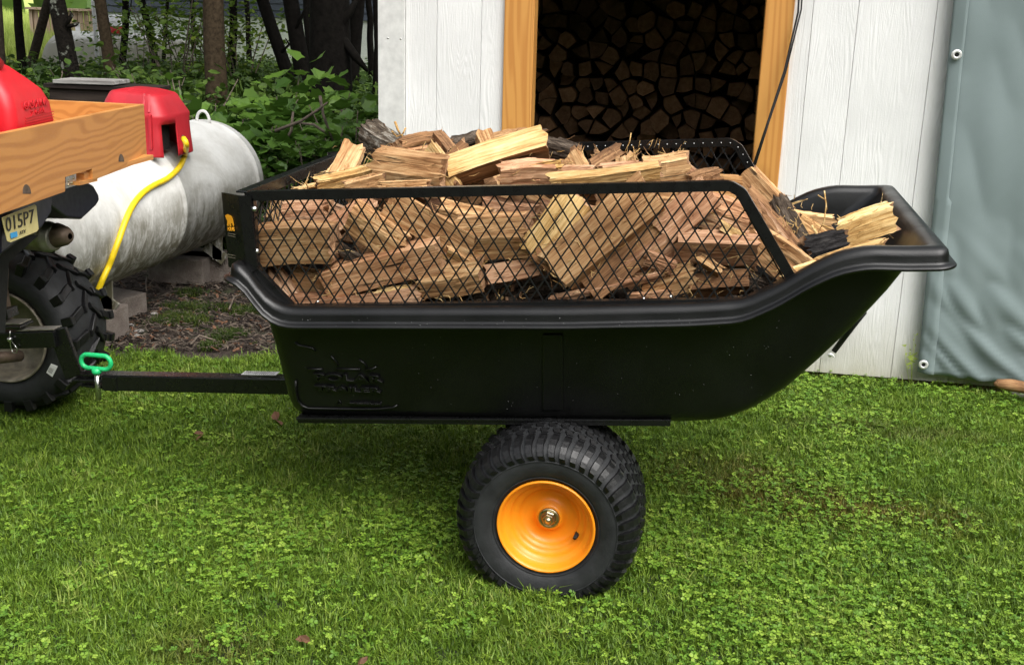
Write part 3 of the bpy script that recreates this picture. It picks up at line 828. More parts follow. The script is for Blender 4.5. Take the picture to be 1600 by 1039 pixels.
def inside_seg(p, d, poly):
    """clip the line p + t d to a convex polygon in x, z"""
    t0, t1 = -9, 9; n = len(poly)
    for i in range(n):
        a, b_ = poly[i], poly[(i + 1) % n]; e = (b_.x - a.x, b_.z - a.z); nn = (e[1], -e[0])
        if (ctr.x - a.x) * nn[0] + (ctr.z - a.z) * nn[1] < 0: nn = (-nn[0], -nn[1])
        num = (p[0] - a.x) * nn[0] + (p[1] - a.z) * nn[1]; den = d[0] * nn[0] + d[1] * nn[1]
        if abs(den) < 1e-9:
            if num < 0: return None
            continue
        t = -num / den
        if den > 0: t0 = max(t0, t)
        else: t1 = min(t1, t)
    return (t0, t1) if t1 > t0 else None
cnr = [at(px, py, RY) for px, py in npath]
def lattice(q, Y, ww=.0017):
    DX, DZ = .0365, .0560; x0, z0 = cnr[0].x, cnr[5].z; zt = max(p.z for p in cnr)
    for fam in (1, -1):
        d = Vector((DX / 2 * fam, 0, DZ / 2)).normalized()
        for k in range(-40, 110):
            s_ = inside_seg((x0 + k * DX + .01, z0 + .01), (d.x, d.z), cnr)
            if not s_ or s_[1] - s_[0] < .01: continue
            p = Vector((x0 + k * DX + .01, Y + .0008 * fam, z0 + .01)); a_, b_ = p + d * s_[0], p + d * s_[1]
            q.bar(a_, b_, .0035, ww * 1.15, up=(0, 1, 0))
    for j in range(0, 26):
        for k in range(-5, 60):
            x = x0 + .01 + (k + .5 * (j % 2)) * DX; z = z0 + .01 + j * DZ / 2
            ok = inside_seg((x, z), (1, 0), cnr)
            if ok and ok[0] < 0 < ok[1]: q.box((x, Y, z), (.0042, .0055, .0075), Matrix.Rotation(.0, 3, 'Y'))
def side_panel(dy):
    rack = MB(); P = [p + Vector((0, dy, 0)) for p in NP]; sweep_rect(rack, P, .0235, .020)
    o = rack.build('side_rack_frame', M['black_paint'], cart, bevel=.002)
    m_ = MB(); lattice(m_, RY + dy + (.004 if dy == 0 else -.004)); o2 = m_.build('expanded_mesh', M['mesh_wire'], o); o2['kind'] = 'stuff'
    return o
near = side_panel(0); DYF = 3.515 - RY; far = side_panel(DYF)
# inner bead along the near frame, tab and bolts
q = MB()
for (px, py) in ((397, 327), (400, 393), (1006, 466), (1048, 463), (497, 471)):
    p = at(px, py, RY - .010); r = .0068 if px < 450 else .0035
    q.lathe([(0, -.006), (r * .6, -.0052), (r, -.002), (r * 1.15, 0)], p, (0, 1, 0), 14)
q.build('bolt', M['steel'], near)
q = MB()
Pf = [p + Vector((0, DYF - .011, 0)) for p in NP]
tot = 0; last = None
for i in range(len(Pf)):
    a, b_ = Pf[i], Pf[(i + 1) % len(Pf)]
    L = (b_ - a).length; tot_0 = tot; tot += L
    n0 = math.ceil(tot_0 / .0265); 
    while n0 * .0265 < tot:
        p = a.lerp(b_, (n0 * .0265 - tot_0) / max(L, 1e-6)); q.lathe([(0, -.0022), (.002, -.001), (.0024, .001)], p, (0, 1, 0), 6); n0 += 1
rv = q.build('rivets', M['steel'], far); rv['kind'] = 'stuff'
# front panel of the rack with corner plates
XF = at(378, 303, RY).x; zt = at(378, 303, RY).z; zb_ = RZ(XF) + .045
q = MB(); q.box((XF - .002, (RY + 3.515) / 2, zt + .004), (.028, 3.515 - RY + .0, .005)); q.box((XF + .010, (RY + 3.515) / 2, zt - .010), (.004, 3.515 - RY - .02, .024)); q.box((XF, (RY + 3.515) / 2, zb_ + .005), (.022, 3.515 - RY - .03, .022))
fr = q.build('front_rack_frame', M['black_paint'], cart, bevel=.0015)
q = MB(); zz0, zz1 = zb_ + .01, zt
cw, ch = .056 * .5, .0365
for fam in (1, -1):
    for k in range(-12, 50):
        y0 = 2.69 + k * .036; d = Vector((0, .0175 * fam, .027)).normalized(); Lz = (zz1 - zz0) / d.z
        a = Vector((XF - .002 + .001 * fam, y0, zz0)); b_ = a + d * Lz
        lo, hi = 2.685, 3.50
        if a.y < lo and b_.y < lo or a.y > hi and b_.y > hi: continue
        def cl(p0, p1):
            if p0.y < lo: return p0.lerp(p1, (lo - p0.y) / (p1.y - p0.y))
            if p0.y > hi: return p0.lerp(p1, (hi - p0.y) / (p1.y - p0.y))
            return p0
        a2, b2 = cl(a, b_), cl(b_, a)
        if (b2 - a2).length > .01: q.bar(a2, b2, .0035, .0024, up=(1, 0, 0))
o = q.build('expanded_mesh', M['mesh_wire'], fr); o['kind'] = 'stuff'
for dy, sg in ((0, 1), (DYF, -1)):
    q = MB()
    A0, A1 = at(346, 301, 2.690), at(357, 417, 2.690); B0, B1 = at(372, 306, 2.652), at(384, 424, 2.652); D0, D1 = at(390, 306, 2.650), at(402, 421, 2.650)
    B1 = A1 + (B0 - A0) * 1.12 + Vector((0, 0, -.008)); B1.y = 2.652; PP = [A0, B0, D0, D1, B1, A1]
    if dy: PP = [Vector((p.x, 3.515 + (RY - p.y), p.z)) for p in PP]
    q.add(PP + [p + Vector((0.002, .004 * sg, 0)) for p in PP], [(0, 1, 4, 5), (1, 2, 3, 4), (6, 7, 10, 11), (7, 8, 9, 10), (0, 1, 7, 6), (1, 2, 8, 7), (2, 3, 9, 8), (3, 4, 10, 9), (4, 5, 11, 10), (5, 0, 6, 11)])
    pl = q.build('corner_plate', M['black_paint'], fr)
    if not dy: plate_near = pl
ex = (at(372, 350, 2.652) - at(351, 350, 2.690)).normalized()
def plp(px, py, out=.0012):
    v = Vector(ray(px, py)); a_ = at(372, 306, 2.652); b2_ = at(346, 301, 2.690); c_ = at(357, 417, 2.690); n_ = (a_ - b2_).cross(c_ - b2_).normalized(); o_ = Vector((0, 0, EYE)); p_ = o_ + v * ((b2_ - o_).dot(n_) / v.dot(n_)); return p_ + (o_ - p_).normalized() * out
def plp_old(px, py, out=.002):
    # point on the chamfered plate
    t = (px - 350 - (py - 300) * .1) / 23; Y = 2.690 - .038 * max(-.1, min(1.1, t)); return at(px, py, Y - out)
bear = [(352, 337), (355, 335), (359, 336.5), (362, 338), (364, 343), (366, 352), (364.5, 354), (363, 349), (361, 349), (361.5, 354), (359.5, 354), (358, 349), (357, 354), (355, 352), (355.5, 345), (353.5, 341)]
q = MB(); pp = [plp(*b_) for b_ in bear]; q.prism(pp, (0, -.0012, 0)); q.build('bear_sticker', M['sticker_orange'], plate_near)
text('sticker_lettering', 'POLAR', M['sticker_orange'], plp(361, 358.5, .003), ex, (0.02, 0, 1), .014, .0006, plate_near, sx=.75)
q = MB()
for y in (364, 367.5, 397, 401): q.prism([plp(356, y), plp(368, y + 2.4), plp(368, y + 3.2), plp(356, y + .8)], (0, -.0006, 0))
q.build('sticker_lines', M['dirty_rim'], plate_near)
# ================================================================== split firewood in the cart
TONES = {'tan': 'wood_tan', 'pink': 'wood_pink', 'gold': 'wood_gold', 'brown': 'wood_brown'}
SECT = {  # (y, z) outline, z towards the viewer; the number marks which material the side after that point takes
    'slab': [(-.5, .42, 0), (.46, .5, 0), (.5, -.42, 1), (-.44, -.5, 3)],
    'block': [(-.5, .40, 0), (.1, .52, 0), (.5, .30, 0), (.46, -.46, 1), (-.42, -.5, 3)],
    'wedge': [(-.5, -.30, 0), (-.08, .55, 0), (.5, -.05, 1), (.42, -.34, 1), (.1, -.48, 1), (-.25, -.46, 1)],
    'wedge_two': [(-.5, -.22, 3), (-.02, .55, 0), (.5, -.05, 1), (.42, -.34, 1), (.1, -.48, 1), (-.25, -.46, 1)],
    'wedge_low': [(-.5, .15, 0), (.18, .5, 0), (.5, -.38, 1), (.15, -.5, 1), (-.3, -.38, 1)],
    'barkface': [(-.5, -.2, 1), (-.42, .18, 1), (-.2, .42, 1), (.08, .5, 1), (.34, .36, 1), (.5, .05, 0), (.15, -.5, 0)],
    'stick': [(-.5, -.2, 0), (0, .5, 0), (.5, -.1, 0), (.1, -.5, 0)],
}
def log_mesh(L, w, d, sect, seed, tone, bk='bark', rag=1.0, splinters=6):
    r = random.Random(seed); base = [(p[0] + r.uniform(-.06, .06), p[1] + r.uniform(-.06, .06), p[2]) for p in SECT[sect]]
    K = 4 if len(base) > 5 else 6; pts = []
    for i, p in enumerate(base):
        n_ = base[(i + 1) % len(base)]
        ph = r.uniform(0, 6)
        for k in range(K):
            t = k / K; y, z = lerp(p[0], n_[0], t) * w, lerp(p[1], n_[1], t) * d
            pts.append((y, z, p[2]))
    n = len(pts); off = []
    nx = len(pts); cyy = sum(p[0] for p in pts) / nx; czz = sum(p[1] for p in pts) / nx
    prev = 0
    for i in range(n):
        prev = prev * .45 + r.gauss(0, 1) * .7; off.append(prev * (.0026 if pts[i][2] == 1 else .0009) * (.35 if i % K == 0 else 1))
    NS = 11; vs = []; bend = r.uniform(-.012, .012) * L / .3; tw = r.uniform(-.12, .12); tp = r.uniform(-.10, .10)
    rag = min(rag, 1.5); e0 = [r.uniform(0, 1) ** 3 * .016 * rag for _ in range(n)]; e1 = [r.uniform(0, 1) ** 3 * .016 * rag for _ in range(n)]
    for s_ in range(NS):
        u = s_ / (NS - 1); sc = 1 + tp * (u - .5); ca, sa = math.cos(tw * (u - .5)), math.sin(tw * (u - .5))
        for i, (y, z, m_) in enumerate(pts):
            k = off[i] + r.gauss(0, .0007); l = math.hypot(y - cyy, z - czz) + 1e-6
            yy = y * sc + (y - cyy) / l * k; zz = z * sc + (z - czz) / l * k
            x = (u - .5) * L + (-e0[i] if s_ == 0 else e1[i] if s_ == NS - 1 else 0) + (r.gauss(0, .004) if 0 < s_ < NS - 1 else 0)
            vs.append((x, yy * ca - zz * sa + bend * math.sin(math.pi * u), yy * sa + zz * ca))
    q = MB(); fs = []; q.v = list(vs)
    for s_ in range(NS - 1):
        for i in range(n):
            j = (i + 1) % n; q.f.append((s_ * n + i, s_ * n + j, (s_ + 1) * n + j, (s_ + 1) * n + i)); q.m.append(pts[i][2]); q.sm.append(False)
    for end, sg in ((0, -1), (NS - 1, 1)):
        c = len(q.v); ring = [end * n + i for i in range(n)]
        q.v.append((sg * (L / 2 + .002), cyy, czz)); inner = []
        for i in ring:
            v = q.v[i]; inner.append(len(q.v)); q.v.append((v[0] * .5 + sg * L / 4 + r.gauss(0, .0025), lerp(cyy, v[1], .55), lerp(czz, v[2], .55)))
        for i in range(n):
            j = (i + 1) % n; q.f.append((ring[i], ring[j], inner[j], inner[i])); q.m.append(2); q.sm.append(False)
            q.f.append((inner[i], inner[j], c)); q.m.append(2); q.sm.append(False)
    for k in range(splinters):
        i = r.randrange(n); y, z, m_ = pts[i]
        if m_ == 1: continue
        end = r.choice((-1, 1)); x0 = end * (L / 2 - r.uniform(.0, .03)) if r.random() < .65 else r.uniform(-.4, .4) * L
        l = r.uniform(.012, .045); a = Vector((x0, y, z)); o_ = Vector((0, y, z)).normalized()
        dr = Vector((end * r.uniform(.5, 1), 0, 0)) + o_ * r.uniform(.1, .6) + Vector((0, r.uniform(-.3, .3), r.uniform(-.3, .3)))
        p1 = a + dr * l * .5; p2 = a + dr * l + o_ * r.uniform(0, .012)
        q.tube([a, p1, p2], [.0011, .0009, .0003], 3, smooth=False)
    me_o = q.build('firewood', [M[TONES[tone]], M[bk], M['end_grain'], M['wood_brown']], fixn=True)
    return me_o
LOGN = [0]
def log(p0, p1, th, sect='slab', tone='tan', roll=0.0, dr=.8, label=None, bk='bark', rag=1.0, group='split logs heaped in the cart', spl=7):
    """p0, p1: (px, py, Y) of the two ends, th: visible thickness in photograph pixels"""
    A, B = at(*p0), at(*p1); mid = (A + B) / 2; w = th / pxm(mid); X = (B - A); L = max(.03, X.length)
    X.normalize(); tocam = (Vector((0, 0, EYE)) - mid).normalized(); Z = tocam - X * tocam.dot(X)
    Z = Z.normalized() if Z.length > .05 else X.orthogonal().normalized()
    Y = Z.cross(X)
    LOGN[0] += 1
    o = log_mesh(L, w, w * dr if dr > 0 else -dr, sect, LOGN[0] * 17 + 3, tone, bk, rag, spl)
    Mx = Matrix((X, Y, Z)).transposed() @ Matrix.Rotation(roll, 3, 'X'); Mx = Mx.to_4x4(); Mx.translation = mid
    o.matrix_basis = Mx
    tag(o, label or 'split log buried in the middle of the cart load behind the front pieces', 'firewood', group)
    return o
L_ = log
# front layer behind the mesh (from the left)
L_((402, 384, 2.76), (523, 380, 2.75), 62, 'slab', 'tan', .25, 1.0, 'short blocky tan log lying level behind the mesh next to the corner plate')
L_((448, 338, 2.84), (512, 334, 2.84), 42, 'block', 'pink', -.1, .9, 'reddish chunk on top of the blocky tan log next to the corner plate')
L_((418, 420, 2.77), (452, 466, 2.76), 34, 'slab', 'pink', .1, .6, 'small reddish plank tilted under the blocky tan log next to the corner plate')
L_((508, 368, 2.82), (585, 316, 2.86), 34, 'wedge', 'pink', .2, .8, 'rust coloured wedge slanting up beside the reddish chunk at the left')
L_((552, 336, 2.77), (628, 386, 2.76), 50, 'block', 'tan', .3, .8, 'stubby pale log slanting down between the reddish chunk and the broad diagonal plank')
L_((612, 318, 2.80), (736, 392, 2.75), 50, 'slab', 'tan', .15, .6, 'broad striped plank slanting down to the right left of centre behind the mesh')
L_((722, 372, 2.79), (822, 366, 2.79), 66, 'block', 'tan', .3, .8, 'blocky pale log lying level at the centre behind the mesh')
L_((512, 440, 2.75), (690, 396, 2.74), 46, 'slab', 'pink', .25, .9, 'long tan log rising to the right in the lower left of the load')
L_((455, 472, 2.74), (655, 456, 2.74), 26, 'slab', 'pink', .2, 1.2, 'long thin pinkish plank lowest at the left on the mesh frame')
L_((662, 436, 2.75), (752, 424, 2.75), 50, 'block', 'tan', .4, .9, 'short chunky log low in the load just right of the long rising log')
L_((462, 432, 2.79), (518, 440, 2.79), 40, 'wedge', 'tan', -.3, .9, 'small split piece wedged under the blocky log beside the long rising log')
L_((764, 432, 2.77), (842, 418, 2.78), 46, 'wedge', 'pink', .5, .9, 'short reddish wedge low at the centre of the load')
L_((902, 312, 2.79), (838, 398, 2.76), 60, 'slab', 'gold', .1, .5, 'yellowish split face standing steeply at the centre behind the mesh')
L_((1015, 300, 2.80), (868, 422, 2.73), 74, 'slab', 'tan', .10, .55, 'widest flat split face, tan, slanting down to the left at the centre of the mesh')
L_((1052, 338, 2.82), (918, 452, 2.75), 52, 'slab', 'brown', .15, .6, 'orange brown log parallel to and right of the widest flat split face')
L_((1108, 300, 2.83), (1036, 362, 2.80), 56, 'slab', 'pink', .1, .6, 'pinkish plank slanting under the top rail right of the widest split face')
L_((972, 432, 2.78), (1048, 380, 2.80), 52, 'slab', 'pink', .3, .6, 'rosy split piece tucked under the orange brown log')
L_((1060, 382, 2.78), (1182, 388, 2.78), 44, 'slab', 'pink', .55, .9, 'level reddish log with a yellow edge near the right end of the mesh')
L_((862, 468, 2.735), (1032, 430, 2.735), 12, 'stick', 'pink', 0, .9, 'long thin stick rising to the right just above the bottom mesh frame')
L_((900, 446, 2.76), (1010, 425, 2.78), 22, 'stick', 'pink', .2, 1.0, 'thicker stick above the long thin stick low in the load')
L_((1008, 446, 2.77), (1082, 430, 2.77), 44, 'block', 'tan', .3, .8, 'small blocky piece low under the level reddish log')
L_((1078, 450, 2.76), (1168, 442, 2.77), 40, 'wedge', 'brown', .2, .8, 'brown wedge lowest at the right end of the mesh')
L_((1168, 372, 2.80), (1238, 436, 2.74), 34, 'slab', 'tan', .2, .6, 'pale plank sliding down behind the slanted mesh frame')
L_((1112, 424, 2.82), (1172, 404, 2.83), 44, 'block', 'pink', -.2, .8, 'reddish chunk below the level log at the right end of the mesh')
L_((988, 466, 2.74), (1046, 460, 2.74), 18, 'slab', 'pink', .2, .9, 'flat offcut lying on the bottom mesh frame')
L_((1172, 440, 2.78), (1220, 458, 2.77), 34, 'barkface', 'brown', 0, .9, 'dark bark covered piece in the lower right corner of the mesh')
L_((690, 330, 2.86), (762, 346, 2.86), 42, 'block', 'tan', .2, .8, 'pale log end just under the rail between the striped plank and the centre block')
L_((1080, 322, 2.90), (1170, 352, 2.88), 56, 'block', 'pink', .2, .9, 'reddish log in the twigs under the bent corner of the near rail')
L_((758, 325, 2.93), (835, 338, 2.93), 40, 'slab', 'pink', .2, .8, 'level reddish log just under the rail above the centre block')
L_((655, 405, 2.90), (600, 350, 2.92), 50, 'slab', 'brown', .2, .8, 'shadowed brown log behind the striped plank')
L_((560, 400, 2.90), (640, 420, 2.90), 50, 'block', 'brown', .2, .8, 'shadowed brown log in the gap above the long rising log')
L_((820, 455, 2.84), (900, 448, 2.84), 40, 'barkface', 'brown', 0, .8, 'dark bark faced piece in the gap under the widest split face')
L_((670, 468, 2.80), (760, 466, 2.80), 26, 'barkface', 'brown', 0, .9, 'dark bark faced piece flat on the bottom at the centre left')
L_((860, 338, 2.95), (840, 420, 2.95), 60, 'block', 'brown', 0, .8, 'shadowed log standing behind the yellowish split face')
L_((985, 318, 2.92), (1060, 318, 2.92), 40, 'block', 'tan', 0, .8, 'pale log right under the near rail behind the widest split face')
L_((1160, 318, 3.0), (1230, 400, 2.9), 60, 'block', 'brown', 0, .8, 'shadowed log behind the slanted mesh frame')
# short chunks filling gaps in the front layer
L_((628, 404, 2.735), (668, 388, 2.74), 26, 'block', 'gold', .4, .8, 'small yellowish chunk lying on the long rising log')
L_((700, 392, 2.735), (738, 412, 2.74), 24, 'wedge', 'tan', -.3, .9, 'small tan chunk between the centre block and the short chunky log')
L_((838, 400, 2.745), (872, 428, 2.74), 26, 'wedge', 'brown', .5, .9, 'dark little wedge under the foot of the yellowish face')
L_((1012, 402, 2.74), (1052, 418, 2.745), 22, 'block', 'pink', .5, .8, 'rosy stub against the lower edge of the orange brown log')
L_((1092, 404, 2.75), (1124, 424, 2.75), 20, 'wedge', 'tan', .2, .9, 'pale stub below the level log near the right end of the mesh')
L_((1128, 356, 2.79), (1160, 374, 2.78), 22, 'wedge', 'gold', .4, .8, 'yellow stub on top of the level log near the right end of the mesh')
L_((536, 392, 2.76), (566, 412, 2.75), 24, 'barkface', 'brown', .1, .9, 'bark faced stub beside the end of the blocky tan log')
L_((590, 460, 2.73), (640, 452, 2.73), 14, 'stick', 'gold', .1, .9, 'thin yellow stick on the lowest pinkish plank')
# the heap above the near rail (from the left)
L_((578, 210, 3.30), (622, 238, 3.22), 52, 'barkface', 'brown', 0, 1.0, 'rough log with pale lichen on its bark at the top left of the heap', bk='bark_lichen')
L_((552, 230, 3.15), (522, 284, 3.05), 36, 'slab', 'tan', .1, .4, 'tan plank leaning against the front rack at the left end of the heap')
L_((498, 288, 2.90), (606, 262, 2.98), 28, 'slab', 'gold', .55, .8, 'long yellow split log pointing up to the right at the left end of the heap')
L_((592, 262, 2.92), (694, 276, 2.90), 58, 'block', 'tan', .35, .9, 'fat rough log with a shaggy face in the heap left of centre', rag=2.0, spl=22)
L_((672, 236, 3.02), (708, 294, 2.90), 26, 'slab', 'gold', .3, .7, 'narrow pale plank falling to the rail beside the shaggy log', rag=1.5)
L_((702, 272, 2.93), (852, 226, 2.98), 54, 'wedge_two', 'gold', .15, .9, 'longest log on top of the heap, yellow above and brown below, rising to the right')
L_((632, 232, 3.12), (688, 220, 3.14), 30, 'wedge_low', 'brown', .1, .9, 'reddish wedge behind the shaggy log on the skyline of the heap')
L_((684, 212, 3.12), (704, 238, 3.05), 22, 'wedge', 'brown', 0, .8, 'dark pointed wedge at the end of the reddish skyline wedge', bk='char_bark')
L_((696, 262, 3.00), (730, 232, 3.04), 30, 'wedge', 'brown', .3, .8, 'charcoal grey wedge poking up beside the longest log', bk='char_bark')
L_((640, 245, 3.08), (706, 240, 3.08), 26, 'slab', 'pink', .2, .8, 'pinkish split piece under the charcoal grey wedge')
L_((708, 226, 3.22), (748, 216, 3.26), 24, 'barkface', 'brown', 0, .9, 'small dark bark chunk on the skyline left of the upright tan chip')
L_((752, 212, 3.20), (762, 236, 3.16), 36, 'wedge', 'tan', .4, .6, 'upright tan chip on the skyline at the middle of the heap')
L_((774, 220, 3.24), (822, 212, 3.26), 20, 'slab', 'tan', .3, .8, 'short log lying behind the top end of the longest log', bk='bark')
L_((838, 226, 3.08), (892, 242, 3.06), 36, 'barkface', 'brown', 0, .9, 'dark brown cracked bark log beyond the top end of the longest log')
L_((784, 276, 2.90), (868, 272, 2.92), 40, 'slab', 'pink', .35, .9, 'blocky reddish log lying level beneath the longest log near the rail')
L_((838, 262, 2.90), (876, 256, 2.92), 12, 'slab', 'gold', .2, .5, 'little yellow chip lying on the blocky reddish log')
L_((866, 272, 2.93), (926, 270, 2.95), 22, 'block', 'pink', .2, .9, 'pale stub end between the reddish block and the long yellow topped log')
L_((892, 250, 3.02), (910, 282, 2.96), 40, 'slab', 'tan', .2, .5, 'upright tan log with a torn top right of the dark bark log', rag=2.0, spl=14)
L_((862, 286, 2.82), (1030, 266, 2.86), 24, 'slab', 'gold', .5, .9, 'long log with a yellow top lying along the near rail on the right')
L_((1008, 272, 2.92), (1074, 262, 2.93), 46, 'slab', 'tan', .25, .8, 'pale log with a broken shaggy end at the right of the heap', rag=2.4, spl=20)
L_((930, 262, 3.05), (968, 238, 3.08), 30, 'wedge', 'brown', .2, .9, 'black wedge right of the torn upright log', bk='char_bark')
L_((978, 248, 3.05), (982, 278, 3.0), 28, 'slab', 'tan', .2, .5, 'splintered upright piece with curling fibres right of the black wedge', rag=3.0, spl=24)
L_((930, 245, 3.25), (955, 262, 3.2), 20, 'slab', 'tan', 0, .5, 'small torn piece behind the black wedge', rag=2)
L_((740, 288, 2.98), (700, 262, 3.08), 36, 'block', 'brown', .2, .8, 'shadowed piece under the middle of the longest log')
L_((468, 297, 2.96), (506, 288, 2.98), 14, 'stick', 'gold', 0, .9, 'pale splinter stub in the left corner of the rack', rag=2, spl=14)
L_((545, 296, 2.86), (600, 282, 2.88), 26, 'slab', 'tan', .3, .7, 'rough piece below the long yellow log at the rail', rag=2, spl=14)
L_((600, 292, 2.84), (668, 290, 2.84), 18, 'block', 'tan', .3, .9, 'squat piece wedged on the rail under the shaggy log')
# small chunks filling the top of the heap
L_((640, 262, 3.06), (668, 236, 3.10), 22, 'wedge', 'brown', .4, .8, 'small shadowed wedge behind the shaggy log')
L_((724, 240, 3.14), (756, 246, 3.10), 24, 'barkface', 'brown', .2, .9, 'stubby bark chunk below the upright tan chip')
L_((812, 216, 3.16), (846, 212, 3.18), 18, 'wedge', 'tan', .4, .9, 'torn tan end standing out over the top end of the longest log', rag=1.5, spl=18)
L_((872, 224, 3.2), (902, 236, 3.18), 20, 'barkface', 'brown', .1, .9, 'small bark piece against the far rail')
L_((940, 268, 2.98), (996, 262, 3.02), 22, 'block', 'pink', .3, .8, 'reddish block between the black wedge and the broken pale log')
L_((1046, 250, 3.02), (1078, 276, 2.98), 26, 'wedge', 'pink', .2, .8, 'short reddish wedge at the right foot of the heap')
L_((1078, 282, 2.90), (1120, 272, 2.94), 24, 'block', 'brown', .3, .8, 'brown stub low behind the bend of the near rail')
# pieces tailing off into the scoop of the tub
L_((1168, 278, 3.20), (1222, 336, 3.10), 40, 'slab', 'tan', .3, .7, 'pale log leaning out past the far rack end', rag=1.6)
L_((1214, 338, 3.05), (1296, 350, 3.08), 26, 'slab', 'tan', .3, .7, 'level pale log behind the curled fibres in the scoop', rag=1.6)
L_((1212, 318, 2.98), (1268, 408, 2.90), 44, 'barkface', 'brown', 0, .9, 'shaggy brown bark log between the rack end and the scoop', rag=2, spl=20)
L_((1262, 392, 2.88), (1318, 378, 2.90), 44, 'barkface', 'brown', 0, 1.0, 'charcoal dark log lying in the scoop beside the pale chunk', bk='char_bark')
L_((1316, 366, 2.92), (1392, 340, 2.96), 46, 'slab', 'gold', .35, .5, 'pale chunk of split wood farthest out in the scoop', rag=1.8, spl=16)
L_((1282, 414, 2.76), (1378, 386, 2.78), 20, 'slab', 'gold', .45, .9, 'yellow split log lying along the near rim of the scoop', rag=1.4)
L_((1178, 362, 2.86), (1270, 426, 2.77), 30, 'slab', 'tan', .3, .6, 'long pale plank running from the rack down to the near rim')
L_((1225, 430, 2.74), (1290, 412, 2.76), 18, 'slab', 'gold', .3, .8, 'small yellow piece at the foot of the rack on the near rim')
L_((1250, 345, 3.02), (1300, 385, 2.95), 24, 'slab', 'tan', 0, .6, 'torn strip lying across the middle of the scoop', rag=3, spl=30)
L_((1180, 330, 2.97), (1225, 380, 2.90), 36, 'slab', 'pink', 0, .7, 'reddish log behind the slanted end of the rack')
# hidden middle of the heap
r_ = random.Random(42); k = 0
for i in range(24):
    px = 470 + (i % 12) * 58 + r_.uniform(-20, 20); row = i // 12; Y = 2.98 + .17 * row + r_.uniform(-.03, .03); py = (345, 298, 276)[row] + r_.uniform(-6, 14)
    if row and px < 560: px += 200
    a = r_.uniform(-.6, .6); hl = r_.uniform(38, 60)
    L_((px - hl * math.cos(a), py + hl * math.sin(a), Y + r_.uniform(-.05, .05)), (px + hl * math.cos(a), py - hl * math.sin(a), Y + r_.uniform(-.05, .05)), r_.uniform(40, 58), r_.choice(['slab', 'block', 'wedge']), r_.choice(['tan', 'pink', 'brown', 'pink']), r_.uniform(-.4, .5), .9, spl=3)
# torn fibres and curls on the load
q = MB()
def curl(pts, Y, r=.0016):
    P = [at(px, py, Y) for px, py in pts]; q.tube(P, [r] * (len(P) - 1) + [r * .4], 4)
curl([(1288, 298), (1291, 320), (1288, 345), (1276, 368)], 2.95, .0022); curl([(1278, 305), (1289, 312), (1293, 328)], 2.95); curl([(1224, 328), (1242, 318), (1262, 311)], 2.99, .0022); curl([(1226, 322), (1250, 314), (1261, 312)], 2.98)
curl([(1268, 352), (1280, 372), (1292, 384)], 2.90, .004); curl([(1284, 352), (1300, 358), (1318, 366)], 2.92, .003); curl([(986, 208), (984, 222), (975, 240)], 3.05, .002); curl([(975, 262), (985, 246), (1000, 232)], 3.03, .0026); curl([(1028, 238), (1045, 243), (1062, 236)], 3.0, .0026)
curl([(617, 190), (622, 204), (628, 214)], 3.2, .004); curl([(634, 200), (628, 212), (632, 222)], 3.2, .003); curl([(612, 205), (620, 214), (632, 208)], 3.2, .003); curl([(655, 240), (662, 228), (665, 222)], 3.0); curl([(482, 296), (478, 286), (482, 280)], 2.9)
for k in range(190):
    px = rng.uniform(415, 1225); py = rng.uniform(320, 468); Y = 2.695 + rng.uniform(0, .03)
    if px < 470 and py > 420: continue
    a = rng.uniform(-1.2, 1.2); l = rng.uniform(6, 26); c_ = rng.uniform(-8, 8)
    curl([(px, py), (px + l * .5 * math.cos(a) - c_ * math.sin(a) * .4, py + l * .5 * math.sin(a) + c_ * .4), (px + l * math.cos(a), py + l * math.sin(a))], Y, rng.uniform(.0005, .0012))
for k in range(90):
    px = rng.uniform(480, 1080); py = rng.uniform(225, 285); Y = 2.85 + rng.uniform(-.02, .03) + (285 - py) * .003
    a = rng.uniform(-1.4, 1.4); l = rng.uniform(5, 18); curl([(px, py), (px + l * .5 * math.cos(a), py + l * .5 * math.sin(a) + rng.uniform(-3, 3)), (px + l * math.cos(a), py + l * math.sin(a))], Y, rng.uniform(.0006, .0012))
for k in range(70):
    px = rng.gauss(1245, 22); py = rng.gauss(365, 22); Y = 2.90
    a = rng.uniform(0, 6.28); l = rng.uniform(6, 16); curl([(px, py), (px + l * .5 * math.cos(a) + rng.uniform(-4, 4), py + l * .5 * math.sin(a) + rng.uniform(-4, 4)), (px + l * math.cos(a), py + l * math.sin(a))], Y, rng.uniform(.0007, .0014))
o = q.build('wood_splinters', M['wood_gold']); tag(o, 'loose torn wood fibres and curls scattered over the load', 'splinters', kind='stuff')
# bark and sawdust bedding under the logs
q = MB(); NX, NY = 90, 40; vs = []
for j in range(NY + 1):
    for i in range(NX + 1):
        x = lerp(-1.04, .10, i / NX); y = lerp(2.70, 3.47, j / NY); z = RZ(x) - .02 if x > -.9 else .66
        u = (x - XL0) / (XR0 - XL0); z = .665 + (.16 * max(0, x - .02)) + .02 * math.sin(x * 23 + y * 9) + .012 * math.sin(x * 61 + y * 37) + (.16 if .15 < (y - 2.6) / .97 < .9 else 0) * min(1, max(0, (y - 2.78) / .2)) * min(1, max(0, (.10 - x) / .25))
        z = min(z, RZ(min(x, XR)) + .01) if x < -.85 or x > .1 else z
        vs.append((x, y, z))
q.add(vs, [(j * (NX + 1) + i, j * (NX + 1) + i + 1, (j + 1) * (NX + 1) + i + 1, (j + 1) * (NX + 1) + i) for j in range(NY) for i in range(NX)], 0, False)
